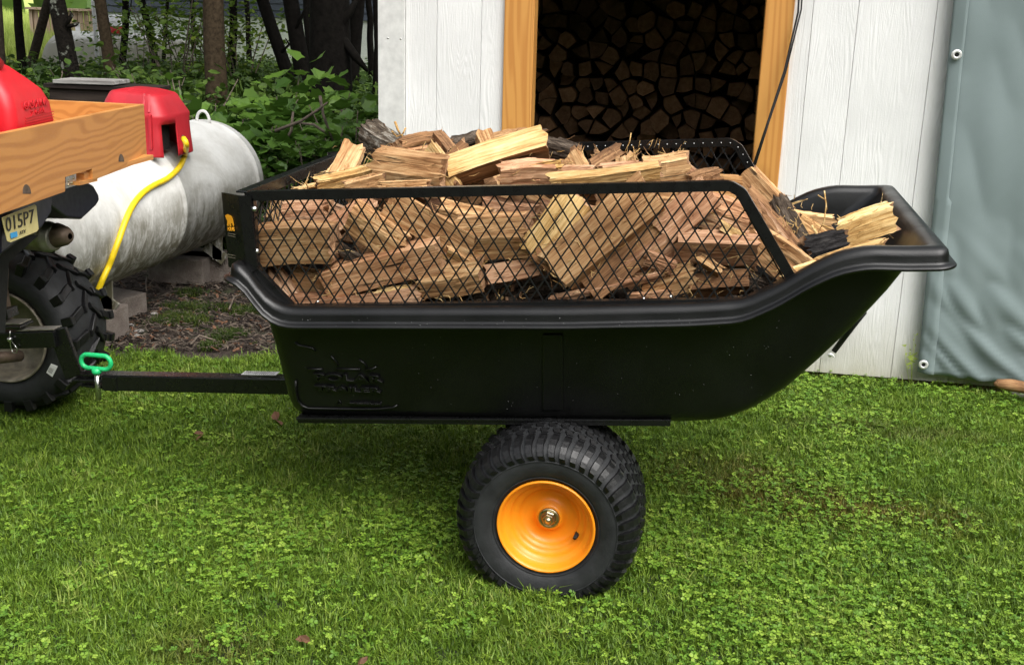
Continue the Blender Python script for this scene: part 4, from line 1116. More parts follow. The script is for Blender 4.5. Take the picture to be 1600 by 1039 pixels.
for k in range(1500):
    i = rng.randrange(len(vs)); 
    if rng.random() < .6: i = rng.randrange((NX + 1) * 8)
    if not -.96 < vs[i][0] < .12 or vs[i][1] < 2.715: continue
    v = Vector(vs[i]) + Vector((rng.uniform(-.01, .01), rng.uniform(-.01, .01), .008)); e = Euler((rng.uniform(0, 6), rng.uniform(0, 6), rng.uniform(0, 6))).to_matrix()
    q.box(v, (rng.uniform(.008, .035), rng.uniform(.003, .010), rng.uniform(.001, .004)), e, rng.choice([0, 0, 0, 1, 2]))
o = q.build('bark_litter', [M['bark'], M['wood_pink'], M['wood_gold']], fixn=False); tag(o, 'dark bark chips and wood scraps under the logs', 'bark chips', kind='stuff')
# ================================================================== quad bike and its load
E_ = Vector((-.214, 1.15, 0)).normalized(); NB = Vector((E_.y, -E_.x, 0))     # along the rear board, and out of it towards the cart
P0 = Vector((-1.878, 3.6, 0)); VH = Vector((0, 0, 1))
def bp(px, py, inset=0.0):
    """point on the plane of the rear board, moved back towards the bike"""
    v = ray(px, py); q0 = P0 - NB * inset
    t = q0.dot(NB) / (Vector(v).dot(NB)); p = Vector(v) * t; return p + Vector((0, 0, EYE))
quad = empty('quad_bike', (-2.9, 3.1, 0), 'dark navy quad bike with yellow licence plate towing the cart, only its rear in view', 'quad bike')
box_ = empty('cargo_box', (-2.1, 3.0, .9), 'varnished plywood cargo box mounted on the rear of the quad bike', 'box')
def slab(q, poly, th):  # poly on the board plane
    q.prism(poly, -NB * th)
q = MB()
A = bp(0, 209.5); B = bp(225, 163); Cc = bp(230, 250); D_ = bp(0, 335)
ext = (A - B) * .12
slab(q, [A + ext, B, Cc, bp(146, 282), bp(144, 264.5), bp(102, 277.5), bp(102, 300), D_ + (D_ - Cc) * .12], .018)
rb = q.build('rear_board', M['pine_board'], box_, bevel=.0015, origin=(B + D_) / 2)
for (px, py) in ((42.5, 303), (190, 253)):
    c0 = bp(px, py, -.0008); q = MB(); ex_ = (bp(px + 6, py, 0) - bp(px, py, 0)).normalized()
    q.prism([c0 + ex_ * .026 * math.cos(a) * 1.0 + VH * .024 * math.sin(a) for a in [math.pi * k / 8 for k in range(9)]] , -NB * .001)
    q.build('pocket_hole_shade', M['rusty_steel'], rb)  # proud dark arch, its colour stands for the shade of a recess
FY = 3.6; B3 = B.copy()
q = MB(); X2 = at(60, 163, FY + .02).x - .25
q.box(((B.x - .018 + X2) / 2, FY - .012, B.z - .095), (B.x - .018 - X2, .018, .19)); q.build('side_board', M['pine_board'], box_, bevel=.0015, origin=((B.x + X2) / 2, FY, B.z - .1))
q = MB(); q.box((-2.15, 3.0, .905), (.62, 1.14, .015)); q.build('floor_board', M['pine_board'], box_)
q = MB(); q.box((X2, 3.0, .98), (.018, 1.16, .19)); q.build('front_board', M['pine_board'], box_)
q = MB(); q.box((-2.1, 2.40, .99), (.55, .018, .19)); q.build('side_board', M['pine_board'], box_)
q = MB(); q.bar(bp(121, 278, .03), bp(152, 268, .03), .04, .026); q.bar(bp(119, 287, .012), bp(147, 280.5, .012), .02, .010); q.build('cleat', M['pine_board'], box_)
q = MB(); slab(q, [bp(102.5, 276, .02), bp(119, 272, .02), bp(119, 290, .02), bp(102.5, 295, .02)], .003)
mp_ = q.build('metal_bracket', M['steel'], box_)
q = MB()
for (px, py) in ((107, 283), (112, 286), (107, 289), (115, 279), (116, 287)): q.lathe([(0, -.003), (.0035, -.001), (.0035, .001)], bp(px, py, .019), -NB, 8)
b_o = q.build('screws', M['zinc'], mp_); b_o['kind'] = 'stuff'
# fender, body, muffler
fen = [(60, 326), (74, 300), (100, 286), (134, 282), (147, 290), (155, 304), (156, 314), (151, 322), (129, 343), (105, 341), (88, 328), (72, 316)]
q = MB(); fp = [bp(px, py, .12) for px, py in fen]; q.prism(fp, -NB * .36); q.build('fender', M['navy_plastic'], quad, bevel=.012, seg=3)
q = MB(); q.prism([bp(0, 330, .07), bp(82, 300, .07), bp(82, 332, .07), bp(66, 358, .07), bp(40, 372, .07), bp(0, 402, .07)], -NB * .4); q.build('tail_body', M['navy_plastic'], quad, bevel=.01, seg=3)
q = MB(); q.prism([bp(-30, 380, .16), bp(60, 368, .16), bp(14, 410, .16), bp(8, 520, .16), bp(-30, 520, .16)], -NB * .3); q.build('under_frame', M['dark_interior'], quad)
mc = bp(72, 371, .06) + E_ * .18; mc = at(73, 370, 3.25)
q = MB(); ax = Vector((1, -.16, .03)).normalized(); q.lathe([(0, -.30), (.045, -.30), (.047, -.02), (.044, -.008), (.049, -.006), (.049, .012), (.044, .014), (.043, .03), (.036, .034), (.0, .025)], mc, ax, 32)
mu = q.build('muffler', M['muffler_metal'], quad)
q = MB(); q.lathe([(.036, .0), (.040, .01), (.030, .045), (.020, .058), (.010, .060)], mc + ax * .022 + Vector((0, .012, .004)), ax, 20); q.build('exhaust_tip', M['rusty_steel'], mu)
# licence plate
pc = [bp(3.5, 340, .035), bp(55, 320, .035), bp(57, 322, .035), bp(60.5, 358, .035), bp(58, 362, .035), bp(17, 379, .035), bp(12, 377, .035), bp(4, 345, .035)]
q = MB(); q.prism(pc, -NB * .002); lp = q.build('licence_plate', M['plate_yellow'], quad, bevel=.0006)
ex_ = (bp(60, 340, .033) - bp(5, 359, .033)).normalized(); vx = (bp(30, 330, .033) - bp(32, 360, .033)).normalized()
text('plate_number', '015P7', M['plate_ink'], bp(32, 345.5, .033), ex_, vx, .050, .0006, lp, width=(bp(54, 340, .033) - bp(10, 354, .033)).length)
text('plate_number', 'ATV', M['plate_ink'], bp(35.5, 363, .033), ex_, vx, .013, .0005, lp, width=(bp(40, 362, .033) - bp(30.5, 364, .033)).length)
q = MB(); q.prism([bp(16, 364.5, .033), bp(26.5, 361.5, .033), bp(27.5, 369.5, .033), bp(17, 373, .033)], NB * .0005); q.build('plate_sticker', M['sticker_blue'], lp)
# rear wheel
def quad_wheel():
    c = at(4, 527, 3.35); c.y = 3.35; ax = Vector((0, 1, 0)); w = empty('wheel', c, parent=quad); w.matrix_parent_inverse = parent_world(quad).inverted()
    prof = [(.15, .02), (.165, .004), (.19, -.006), (.22, -.004), (.246, .016), (.258, .045), (.262, .09), (.262, .17), (.256, .215), (.24, .245), (.21, .262), (.165, .255), (.15, .235)]
    q = MB(); q.lathe(prof, c, ax, 72); ty = q.build('tyre', M['rubber'], w)
    q = MB()
    def lugb(ang, h, dang, dh, skew, r0=.252, r1=.277):
        vs = []
        for r in (r0, r1):
            k = 1 if r == r0 else .8
            for (da, dh_) in ((-1, -1), (1, -1), (1, 1), (-1, 1)):
                a = ang + da * dang * k + dh_ * skew; hh = h + dh_ * dh * k; rr = r - (.030 * max(0, (abs(hh - .128) - .07) / .06) ** 1.6)
                vs.append(c + ax * hh + Vector((math.cos(a), 0, math.sin(a))) * rr)
        q.add(vs, [(0, 1, 2, 3), (4, 5, 6, 7), (0, 1, 5, 4), (1, 2, 6, 5), (2, 3, 7, 6), (3, 0, 4, 7)])
    NLq = 20
    for k in range(NLq):
        a = 2 * math.pi * k / NLq
        lugb(a, .045, .060, .038, .05); lugb(a + math.pi / NLq, .212, .060, .038, -.05); lugb(a + .12, .115, .055, .026, .09); lugb(a + .12 + math.pi / NLq, .150, .050, .024, -.09)
        for s_ in (0, 1):   # shoulder knobs running down the sidewall
            hh = .012 if s_ == 0 else .246; a2 = a + (0 if s_ == 0 else math.pi / NLq) - .03
            p = c + ax * hh + Vector((math.cos(a2), 0, math.sin(a2))) * .248; t_ = Vector((-math.sin(a2), 0, math.cos(a2))); rd = Vector((math.cos(a2), 0, math.sin(a2)))
            q.box(p, (.030, .022, .040), Matrix((t_, ax, rd)).transposed())
    q.build('tread', M['tread_rubber'], ty, bevel=.003)
    q = MB(); q.lathe([(.150, .03), (.156, .006), (.160, .0), (.157, -.006), (.150, -.002), (.146, .02), (.140, .10), (.10, .12), (.0, .12)], c, ax, 56); q.build('rim', M['dirty_rim'], w)
    q = MB(); p0 = at(79, 568, 3.338); q.prism([at(80, 568, 3.340), at(90.5, 572, 3.340), at(82, 589, 3.342), at(72.5, 582, 3.342)], (0, -.0008, 0)); s_ = q.build('tyre_label', M['sticker_white'], ty)
    q = MB()
    for k in range(4): a_ = at(78.5 + k * 1.6, 574 + k * .9, 3.338); q.bar(a_, a_ + (at(76.5, 581, 3.338) - at(80, 574, 3.338)), .0012, .0003, up=(0, 1, 0))
    b2 = q.build('bars', M['plate_ink'], s_); b2['kind'] = 'stuff'
quad_wheel()
# hitch
HY = 3.09
q = MB(); q.bar(at(-40, 531, HY), at(92, 527, HY), .052, .052); q.bar(at(-40, 508, HY - .0), at(42, 507, HY), .075, .010); q.bar(at(-20, 492, HY + .02), at(20, 488, HY + .02), .06, .03)
hb = q.build('drawbar', M['black_paint'], quad, bevel=.003)
q = MB(); q.bar(at(90, 514, HY), at(117, 588, HY), .060, .016, up=(0, 1, 0)); q.bar(at(120, 590, HY), at(166, 591, HY), .062, .009); q.build('drop_plate', M['black_paint'], hb, bevel=.003)
q = MB(); q.bar(at(-30, 503, HY), at(40, 502.5, HY), .06, .003); q.bar(at(32, 514, HY), at(90, 512, HY), .046, .002); q.build('pale_top_plate', M['muffler_metal'], hb)  # thin pale metal sheets along the top faces
q = MB(); q.bar(at(-30, 470, 3.2), at(8, 470, 3.2), .05, .14); q.tube([at(5, 420, 3.25), at(3, 470, 3.25), at(0, 520, 3.2)], .017, 10); q.tube([at(-10, 560, 3.2), at(30, 556, 3.33)], .02, 10); q.build('axle_housing', M['rusty_steel'], quad)
q = MB(); c0 = at(15.5, 530, HY - .035); q.lathe([(0, -.009), (.006, -.007), (.009, 0), (.006, .007), (0, .009)], c0, (0, 1, 0), 14)
q.tube([c0 + Vector((.003, 0, .028)), c0 + Vector((.001, 0, .01)), c0, c0 + Vector((.0, 0, -.02)), c0 + Vector((.004, 0, -.042)), c0 + Vector((.018, 0, -.042)), c0 + Vector((.022, 0, -.028)), c0 + Vector((.006, 0, -.008))], .0016, 6)
o = q.build('hitch_clip', M['steel']); tag(o, 'small steel spring clip dangling below the drawbar of the quad bike', 'clip')
c0 = at(150, 565.5, HY - .03); s_ = 1 / pxm(c0); hw, hh, rr = 14 * s_, 11 * s_, 11 * s_
pts = []
for k in range(12): a = -math.pi / 2 + math.pi * k / 11; pts.append(c0 + Vector((hw + rr * math.cos(a), 0, rr * math.sin(a))))
for k in range(12): a = math.pi / 2 + math.pi * k / 11; pts.append(c0 + Vector((-hw + rr * math.cos(a), 0, rr * math.sin(a))))
pinr = empty('hitch_pin', c0, 'hitch pin with green loop handle dropped through the tongue', 'pin')
q = MB(); q.tube(pts, .0072, 10, closed=True); q.lathe([(.0, .004), (.014, .0), (.016, -.010), (.010, -.018), (0, -.018)], c0 + Vector((0, 0, -rr)), (0, 0, 1), 16); q.build('handle', M['green_plastic'], pinr)
q = MB(); q.tube([c0 + Vector((0, 0, -rr - .018)), c0 + Vector((0, 0, -rr - .10))], .008, 12); q.build('shaft', M['steel'], pinr)
# petrol can in the box
can = empty('petrol_can', bp(50, 190, .2), 'red plastic petrol can standing in the plywood cargo box', 'petrol can')
Q0 = bp(22, 185, .045); a1_ = (bp(89, 190, .045) - Q0).dot(E_)
def zat(px, py): return bp(px, py, .045).z
def aof(px, py): return (bp(px, py, .045) - Q0).dot(E_)
lev0 = [(.915, -.0, a1_ + .004, 0, .26), (zat(90, 210), 0, aof(90, 210), 0, .26), (zat(88, 185), .0, aof(88, 185), .0, .26), (zat(83, 158), .002, aof(83, 158), .002, .258), (zat(76, 138), .008, aof(76, 138) - .0, .012, .25), (zat(66, 124), .016, aof(67, 124), .030, .235), (zat(52, 112), .028, aof(54, 112), .055, .21), (zat(38, 104), .04, aof(41, 104), .085, .19), (zat(26, 99), .05, aof(30, 99), .105, .17)]
lev = [(z + max(0, i - 5) * .011, a0, a1, b0, b1) for i, (z, a0, a1, b0, b1) in enumerate(lev0)]
q = MB(); rs = []
for (z, a0, a1, b0, b1) in lev:
    ring = []
    for (x, y) in rrect(a0, max(a1, a0 + .02), b0, b1, min(.028, (max(a1, a0 + .02) - a0) * .4), 8, 8, 5): p = Q0 + E_ * x - NB * y; ring.append((p.x, p.y, z))
    rs.append(ring)
q.rings(rs, cap0=True, cap1=True); cb = q.build('can_body', M['red_plastic'], can)

q = MB(); P_ = lambda a, b_, z: (Q0 + E_ * a - NB * b_) * 1 + Vector((0, 0, z - Q0.z))
zt_ = zat(20, 96) + .03
q.tube([P_(.08, .07, zt_ - .05), P_(.045, .085, zt_ - .006), P_(-.03, .10, zt_ - .002), P_(-.12, .12, zt_ - .02), P_(-.16, .13, zt_ - .09)], [.026, .022, .02, .022, .03], 14); q.build('grip', M['red_plastic'], can)
q = MB(); rs = []
for (z, g) in ((.915, 0), (1.08, 0), (1.14, .02), (1.185, .05)):
    rs.append([(lambda p: (p.x, p.y, z))(Q0 - E_ * (x) - NB * y) for (x, y) in rrect(-.01 , .20 - g, .03 + g * .5, .24 - g * .5, .03, 6, 6, 5)])
q.rings(rs, cap0=True, cap1=True); q.build('can_shoulder', M['red_plastic'], can)
tx = E_; ty_ = VH
text('raised_lettering', 'GASOLINE', M['red_plastic'], bp(56, 163, .0445), tx, ty_, .030, .0012, can, width=(bp(75, 160, .045) - bp(40, 166, .045)).length)
text('raised_lettering', '2 GAL', M['red_plastic'], bp(60, 175, .0445), tx, ty_, .020, .0012, can, width=(bp(72, 172, .045) - bp(49, 177, .045)).length)
q = MB()
for k in range(4): q.bar(bp(40, 185 + k * 4.2, .0445), bp(84, 174.5 + k * 4.2, .0445), .002, .0012, up=NB)
b2 = q.build('raised_lines', M['red_plastic'], can); b2['kind'] = 'stuff'

# ================================================================== propane tank
TX = lambda y: -2.59 + (y - 5.6) * .05; TZ, TR_ = .492, .305
tdir_ = Vector((.05, 1, 0)).normalized()
tank = empty('propane_tank', (-2.63, 4.8, .19), 'large weathered white propane tank lying on blocks behind the quad bike', 'propane tank')
q = MB(); prof = []; y0, y1 = 4.05, 5.6
for k in range(9): a = math.pi / 2 * k / 8; prof.append((TR_ * math.sin(a), y0 - .15 * math.cos(a)))
for y in (4.06, 4.8, 4.803, 4.815, 4.818, 5.50, 5.555, 5.558, 5.572, 5.575): prof.append((TR_ + (.003 if y in (4.803, 4.815, 5.558, 5.572) else 0), y))
for k in range(9): a = math.pi / 2 * k / 8; prof.append((TR_ * math.cos(a), y1 + .15 * math.sin(a)))
q.lathe([(r, y - 5.6) for r, y in prof], (TX(5.6), 5.6, TZ), tdir_, 72); q.build('tank_shell', M['tank'], tank)
q = MB(); c0 = Vector((TX(5.52) + .03, 5.52, TZ + TR_)); q.tube([c0 + Vector((.034 * math.cos(a) * (1 if abs(math.cos(a)) < 1 else 1), 0, -.01 + .062 * math.sin(a) ** .8 if math.sin(a) > 0 else -.01)) for a in [math.pi * k / 12 for k in range(13)]], .0075, 10); q.build('lifting_lug', M['tank'], tank)
def tankhit(px, py, off=.012):
    v = ray(px, py); o_ = np.array([0, 0, EYE]); best = None
    for Y in np.arange(3.9, 5.7, .004):
        t = Y / v[1]; p = o_ + v * t
        if math.hypot(p[0] - TX(Y), p[2] - TZ) <= TR_ + off: return Vector(p)
    return at(px, py, 4.7)
for (yy, sx) in ((5.35, 1), (5.35, -1), (4.35, 1), (4.35, -1)):
    q = MB()
    q.bar((TX(yy) + .10 * sx, yy, .20), (TX(yy) + .20 * sx, yy, .13), .06, .012, up=(0, 1, 0)); q.bar((TX(yy) + .17 * sx, yy, .34), (TX(yy) + .16 * sx, yy, .13), .05, .012, up=(0, 1, 0))
    q.build('leg', M['tank'], tank)
# red lid with a cable notch
dx0, dx1, dy0, dy1 = at(166, 190, 4.72).x - .045, at(300, 215, 4.82).x - .058, 4.68, 5.00
lid = None; q = MB(); rs = []
for (z, g, r) in ((.745, -.004, .085), (.752, -.005, .085), (.80, .0, .085), (.845, .003, .083), (.870, .004, .082), (.897, .005, .07), (.905, .006, .068), (.911, .009, .066), (.960, .034, .055), (.990, .050, .048), (.997, .058, .045), (1.002, .075, .04), (1.010, .11, .03)):
    ring = [(x, y, z - (.018 if z < .76 else .0) * ((x - dx0) / (dx1 - dx0)) + (.012 * (x - (dx0 + dx1) / 2) / .2 if z > .95 else 0) * -1) for x, y in rrect(dx0 + g, dx1 - g, dy0 + g * .8, dy1 - g * .8, r, 24, 14, 8)]
    rs.append(ring)
n = len(rs[0])
vs = [p for r_2 in rs for p in r_2]; fs = []
for i in range(len(rs) - 1):
    for k in range(n):
        l = (k + 1) % n; x_ = (rs[i][k][0] + rs[i][l][0]) / 2; y_ = (rs[i][k][1] + rs[i][l][1]) / 2
        if rs[i + 1][k][2] < .92 and x_ > dx1 - .026 and rs[i + 1][k][2] < .875 and y_ < dy0 + .115: continue
        fs.append((i * n + k, i * n + l, (i + 1) * n + l, (i + 1) * n + k))
fs.append(tuple((len(rs) - 1) * n + k for k in range(n)))
q.add(vs, fs, 0, True); lid = q.build('tank_lid', M['dome_red'], tank); so = lid.modifiers.new('thick', 'SOLIDIFY'); so.thickness = .004; so.offset = -1
q = MB()
for (px0, py0, px1, py1) in ((213, 133, 206, 162), (219, 133, 214, 163), (264, 143, 272, 165), (272, 166, 275, 222), (264, 166, 267, 222)):
    pass
fx = lerp(dx0, dx1, .70)
q.box((fx, dy0 + .001, .840), (.014, .018, .15)); q.box((fx + .036, dy0 + .001, .840), (.014, .018, .15)); q.bar((fx, dy0 + .010, .92), (fx - .01, dy0 + .052, .998), .012, .010); q.bar((fx + .028, dy0 + .012, .92), (fx + .012, dy0 + .055, .994), .012, .010)
fx2 = lerp(dx0, dx1, .36)
for s_ in (0, .03): q.bar((fx2 - s_, dy0 + .008, .92), (fx2 + .012 - s_, dy0 + .055, 1.0), .010, .008); q.bar((fx2 + .012 - s_, dy0 + .055, 1.0), (fx2 + .03 - s_, dy0 + .10, 1.014), .010, .006)
q.build('lid_rib', M['dome_red'], lid, bevel=.003)
q = MB(); q.box(((dx1 - .085), dy0 + .11, .81), (.06, .09, .12)); q.build('lid_notch_shade', M['dark_interior'], tank)  # dark box put in for the shade inside the lid notch
q = MB(); q.tube([at(285, 212, 4.74), at(292, 218, 4.74)], .003, 6); q.build('gauge_rod', M['steel'], tank)
hose = [at(287, 217, 4.73), at(291, 226, 4.69), tankhit(289, 242), tankhit(280, 262), tankhit(262, 279), tankhit(240, 290), tankhit(222, 303), tankhit(207, 322), tankhit(195, 348), tankhit(186, 374), tankhit(177, 398), tankhit(170, 416), tankhit(170, 416) + Vector((-.012, -.03, -.045)), tankhit(170, 416) + Vector((-.03, -.04, -.09))]
sm = []
for i in range(len(hose) - 1):
    p0, p1, p2, p3 = hose[max(0, i - 1)], hose[i], hose[i + 1], hose[min(len(hose) - 1, i + 2)]
    for k in range(4):
        t = k / 4; sm.append(.5 * ((2 * p1) + (p2 - p0) * t + (2 * p0 - 5 * p1 + 4 * p2 - p3) * t * t + (3 * p1 - p0 - 3 * p2 + p3) * t ** 3))
sm += [hose[-1], hose[-1] + Vector((-.03, .02, -.12))]
q = MB(); q.tube(sm, .0125, 12); o = q.build('gas_hose', M['yellow_hose']); tag(o, 'yellow gas hose running from the red lid down the white tank', 'hose')
q = MB(); a = at(166, 448, 4.5); q.bar(a, at(176, 420, 4.5), .012, .02); o = q.build('steel_stake', M['muffler_metal']); tag(o, 'small pale steel stake beside the lower end of the yellow hose', 'stake')
def block(A, B, dep, h, label):
    A = Vector(A); B = Vector(B); x = (B - A); L = x.length; x.normalize(); y = VH.cross(x)
    q = MB(); q.box((0, 0, 0), (L, dep, h)); o = q.build('concrete_block', M['concrete'], bevel=.006)
    Mx = Matrix((x, y, VH)).transposed().to_4x4(); Mx.translation = (A + B) / 2 + y * dep / 2 + VH * h / 2; o.matrix_basis = Mx
    tag(o, label, 'block', 'concrete blocks around the tank'); return o
block(atg(160, 511), atg(231, 488), .20, .095, 'pale concrete block on the ground beside the quad bike tyre')
block((at(268, 440, 5.38)).xy.to_3d(), (at(362, 440, 5.38)).xy.to_3d(), .2, .13, 'dark concrete block under the far end of the white tank')
block((-2.80, 5.30, 0), (-2.50, 5.30, 0) , .2, .13, 'shadowed concrete block under the white tank, left of the dark one')
block((-2.85, 4.25, 0), (-2.45, 4.25, 0) , .2, .13, 'concrete block under the near end of the white tank')
# dark box with a weathered board behind the tank lid
sb = empty('storage_box', at(150, 150, 6.3), 'low dark brown lidded box standing between the white tank and the woods', 'box')
a, c = at(84, 137, 6.3), at(240, 137, 6.3)
q = MB(); q.box(((a.x + c.x) / 2, 6.35, a.z / 2), (c.x - a.x, .2, a.z)); q.build('box_body', M['dark_board'], sb)
q = MB(); q.box(((a.x + c.x) / 2, 6.35, a.z + .015), (c.x - a.x + .05, .24, .025)); q.build('box_lid', M['dark_board'], sb, bevel=.004)
q = MB(); a, c = at(79, 128, 6.2), at(174, 131, 6.2); q.bar(a + Vector((0, .12, 0)), c + Vector((0, .12, 0)), .20, .022)
o = q.build('plank', M['grey_board'], bevel=.003, origin=(a + c) / 2); tag(o, 'weathered grey plank lying on the dark lidded box', 'plank')
# ================================================================== woods behind
def leaf_poly(kind, s, r):
    if kind == 'maple': o2 = [(0, 0), (.26, .02), (.46, .10), (.44, .34), (.60, .58), (.34, .68), (.0, 1.05), (-.34, .68), (-.60, .58), (-.44, .34), (-.46, .10), (-.26, .02)]
    elif kind == 'oval': o2 = [(0, 0), (.28, .25), (.30, .6), (0, 1), (-.30, .6), (-.28, .25)]
    else: o2 = [(0, 0), (.25, .45), (0, 1), (-.25, .45)]
    return [(x * s, y * s) for x, y in o2]
def add_leaf(q, p, kind, s, r, mi=0, flat=.5):
    yaw = r.uniform(0, 6.283); pit = r.gauss(.2, flat); rl = r.gauss(0, flat)
    Mx = Euler((pit, rl, yaw)).to_matrix(); o2 = leaf_poly(kind, s, r); fold = r.uniform(.1, .4)
    vs = [Vector(p) + Mx @ Vector((x, y, abs(x) * fold)) for x, y in o2]; n = len(vs)
    if kind == 'maple': vs.append(Vector(p) + Mx @ Vector((0, s * .4, 0))); q.add(vs, [(i, (i + 1) % n, n) for i in range(n)], mi)
    elif kind == 'oval': q.add(vs, [(0, 1, 2, 3), (3, 4, 5, 0)], mi)
    else: q.add(vs, [(0, 1, 2), (2, 3, 0)], mi)
def linkcopy(o, parent=None):
    c = o.copy(); C.objects.link(c)
    if parent: c.parent = parent
    return c
# trunks: (px top, px bottom, y bottom, width px, distance, material, label)
crown_r = random.Random(3); q = MB()
for k in range(380):
    a = crown_r.uniform(0, 6.28); rad = 2.2 * crown_r.random() ** .5; add_leaf(q, (rad * math.cos(a), rad * math.sin(a), 3.2 + 2.6 * crown_r.random() + .3 * math.sin(a * 3)), 'oval', crown_r.uniform(.22, .4), crown_r, 0, .6)
crown0 = q.build('crown', M['forest_leaf'], fixn=False); crown0['kind'] = 'stuff'; first_crown = [True]  # crowns above the view, added to shade the woods
def tree(pxt, pxb, pyb, w, Y, m, label, lean=None, branches=()):
    A = at(pxb, pyb, Y); T = at(pxt, 0, Y); d = (T - A); rad = w / 2 / pxm(A)
    G = A - d * (A.z / d.z) if abs(d.z) > .05 else Vector((A.x, A.y, 0)); G.x = max(min(G.x, A.x + .6), A.x - .6); G.y = Y; G.z = 0
    root = empty('tree', G, label, 'tree', 'trees of the wood behind the yard')
    up = T + d.normalized() * 2.2; up.z = max(up.z, 3.6)
    r = random.Random(int(pxb * 7 + Y)); q = MB(); pts = [G + Vector((0, 0, -.1)), G.lerp(A, .6), A, A.lerp(T, .5) + Vector((r.uniform(-.02, .02), 0, 0)), T, T.lerp(up, .5) + Vector((r.uniform(-.1, .1), r.uniform(-.1, .1), 0)), up]
    q.tube(pts, [rad * 1.35, rad * 1.08, rad, rad * .96, rad * .92, rad * .75, rad * .4], 14)
    t = q.build('trunk', M[m], root)
    c = crown0 if first_crown[0] else linkcopy(crown0); first_crown[0] = False
    c.parent = root; c.matrix_parent_inverse = Matrix.Identity(4); c.location = (up.x - G.x, up.y - G.y, 0); c.rotation_euler = (0, 0, r.uniform(0, 6)); c.scale = (1.15, 1.15, r.uniform(1.0, 1.5))
    if branches:
        q = MB()
        for b_ in branches: q.tube([at(px, py, Y - .05) for px, py in b_], [rad * .22] * (len(b_) - 1) + [rad * .08], 6)
        q.build('branch', M[m], root)
    return root
tree(-2, 3, 90, 10, 9, 'trunk_grey', 'thin trunk cut by the left edge of the wood')
tree(27, 33, 86, 14, 11, 'trunk_dark', 'slim black trunk in front of the bright meadow')
tree(76, 54, 82, 15, 13, 'trunk_grey', 'ringed trunk leaning to the right in front of the board fence')
tree(88, 112, 122, 28, 8.2, 'trunk_lichen', 'thick dark trunk blotched with pale lichen', branches=[[(104, 40), (112, 24), (110, 18)], [(96, 48), (88, 40)], [(106, 42), (118, 39), (124, 36)]])
tree(156, 174, 124, 19, 9.5, 'trunk_brown', 'smooth grey brown trunk beside the white post')
tree(196, 192, 88, 11, 13, 'trunk_dark', 'thin dark forked trunk in front of the far white tank', branches=[[(196, 48), (204, 15), (206, -8)], [(192, 30), (180, 24)]])
tree(221, 240, 84, 12, 12, 'trunk_dark', 'thin black trunk curving right at the end of the far tank')
tree(333, 338, 130, 34, 8.6, 'trunk_brown', 'broad brown scaly trunk at the middle of the wood')
tree(364, 362, 90, 13, 11.5, 'trunk_dark', 'straight black trunk just right of the broad brown trunk')
tree(410, 440, 88, 20, 10.5, 'trunk_dark', 'black trunk bending right between two bare gaps', branches=[[(440, 82), (452, 70), (446, 60)]])
tree(454, 470, 95, 26, 10, 'trunk_dark', 'black trunk leaning against the widest dark trunk', branches=[[(460, 50), (475, 20), (484, -5)]])
tree(515, 516, 100, 66, 8.8, 'trunk_dark', 'widest dark trunk near the corner of the shed', branches=[[(500, 112), (520, 60), (545, 20), (560, -5)], [(535, 60), (556, 90), (575, 112)]])
tree(560, 552, 95, 22, 10.8, 'trunk_dark', 'black trunk behind and right of the widest dark trunk')
tree(588, 588, 140, 12, 9.2, 'trunk_dark', 'slim dark trunk right against the shed corner')
for i in (1, 2, 3, 4, 5, 6, 7):
    if i == 1: continue
    Y = 13 + 2 * (i % 4); tree((10, 120, 385, 480, 575, 262, 300, 610, 140)[i], (12, 122, 388, 484, 578, 258, 302, 612, 143)[i], 60, (8, 9, 8, 14, 10, 6, 7, 9, 6)[i], Y, 'trunk_dark', ('faint dark trunk at the far left of the wood', 'slim trunk behind the lichen blotched one', 'thin trunk right of the straight black trunk', 'black trunk behind the leaning ones', 'dark trunk deep behind the shed corner', 'thin sapling trunk in front of the grey house wall', 'thin trunk left of the broad brown trunk', 'dark trunk hidden mostly by the shed corner', 'thin trunk beside the white post')[i])
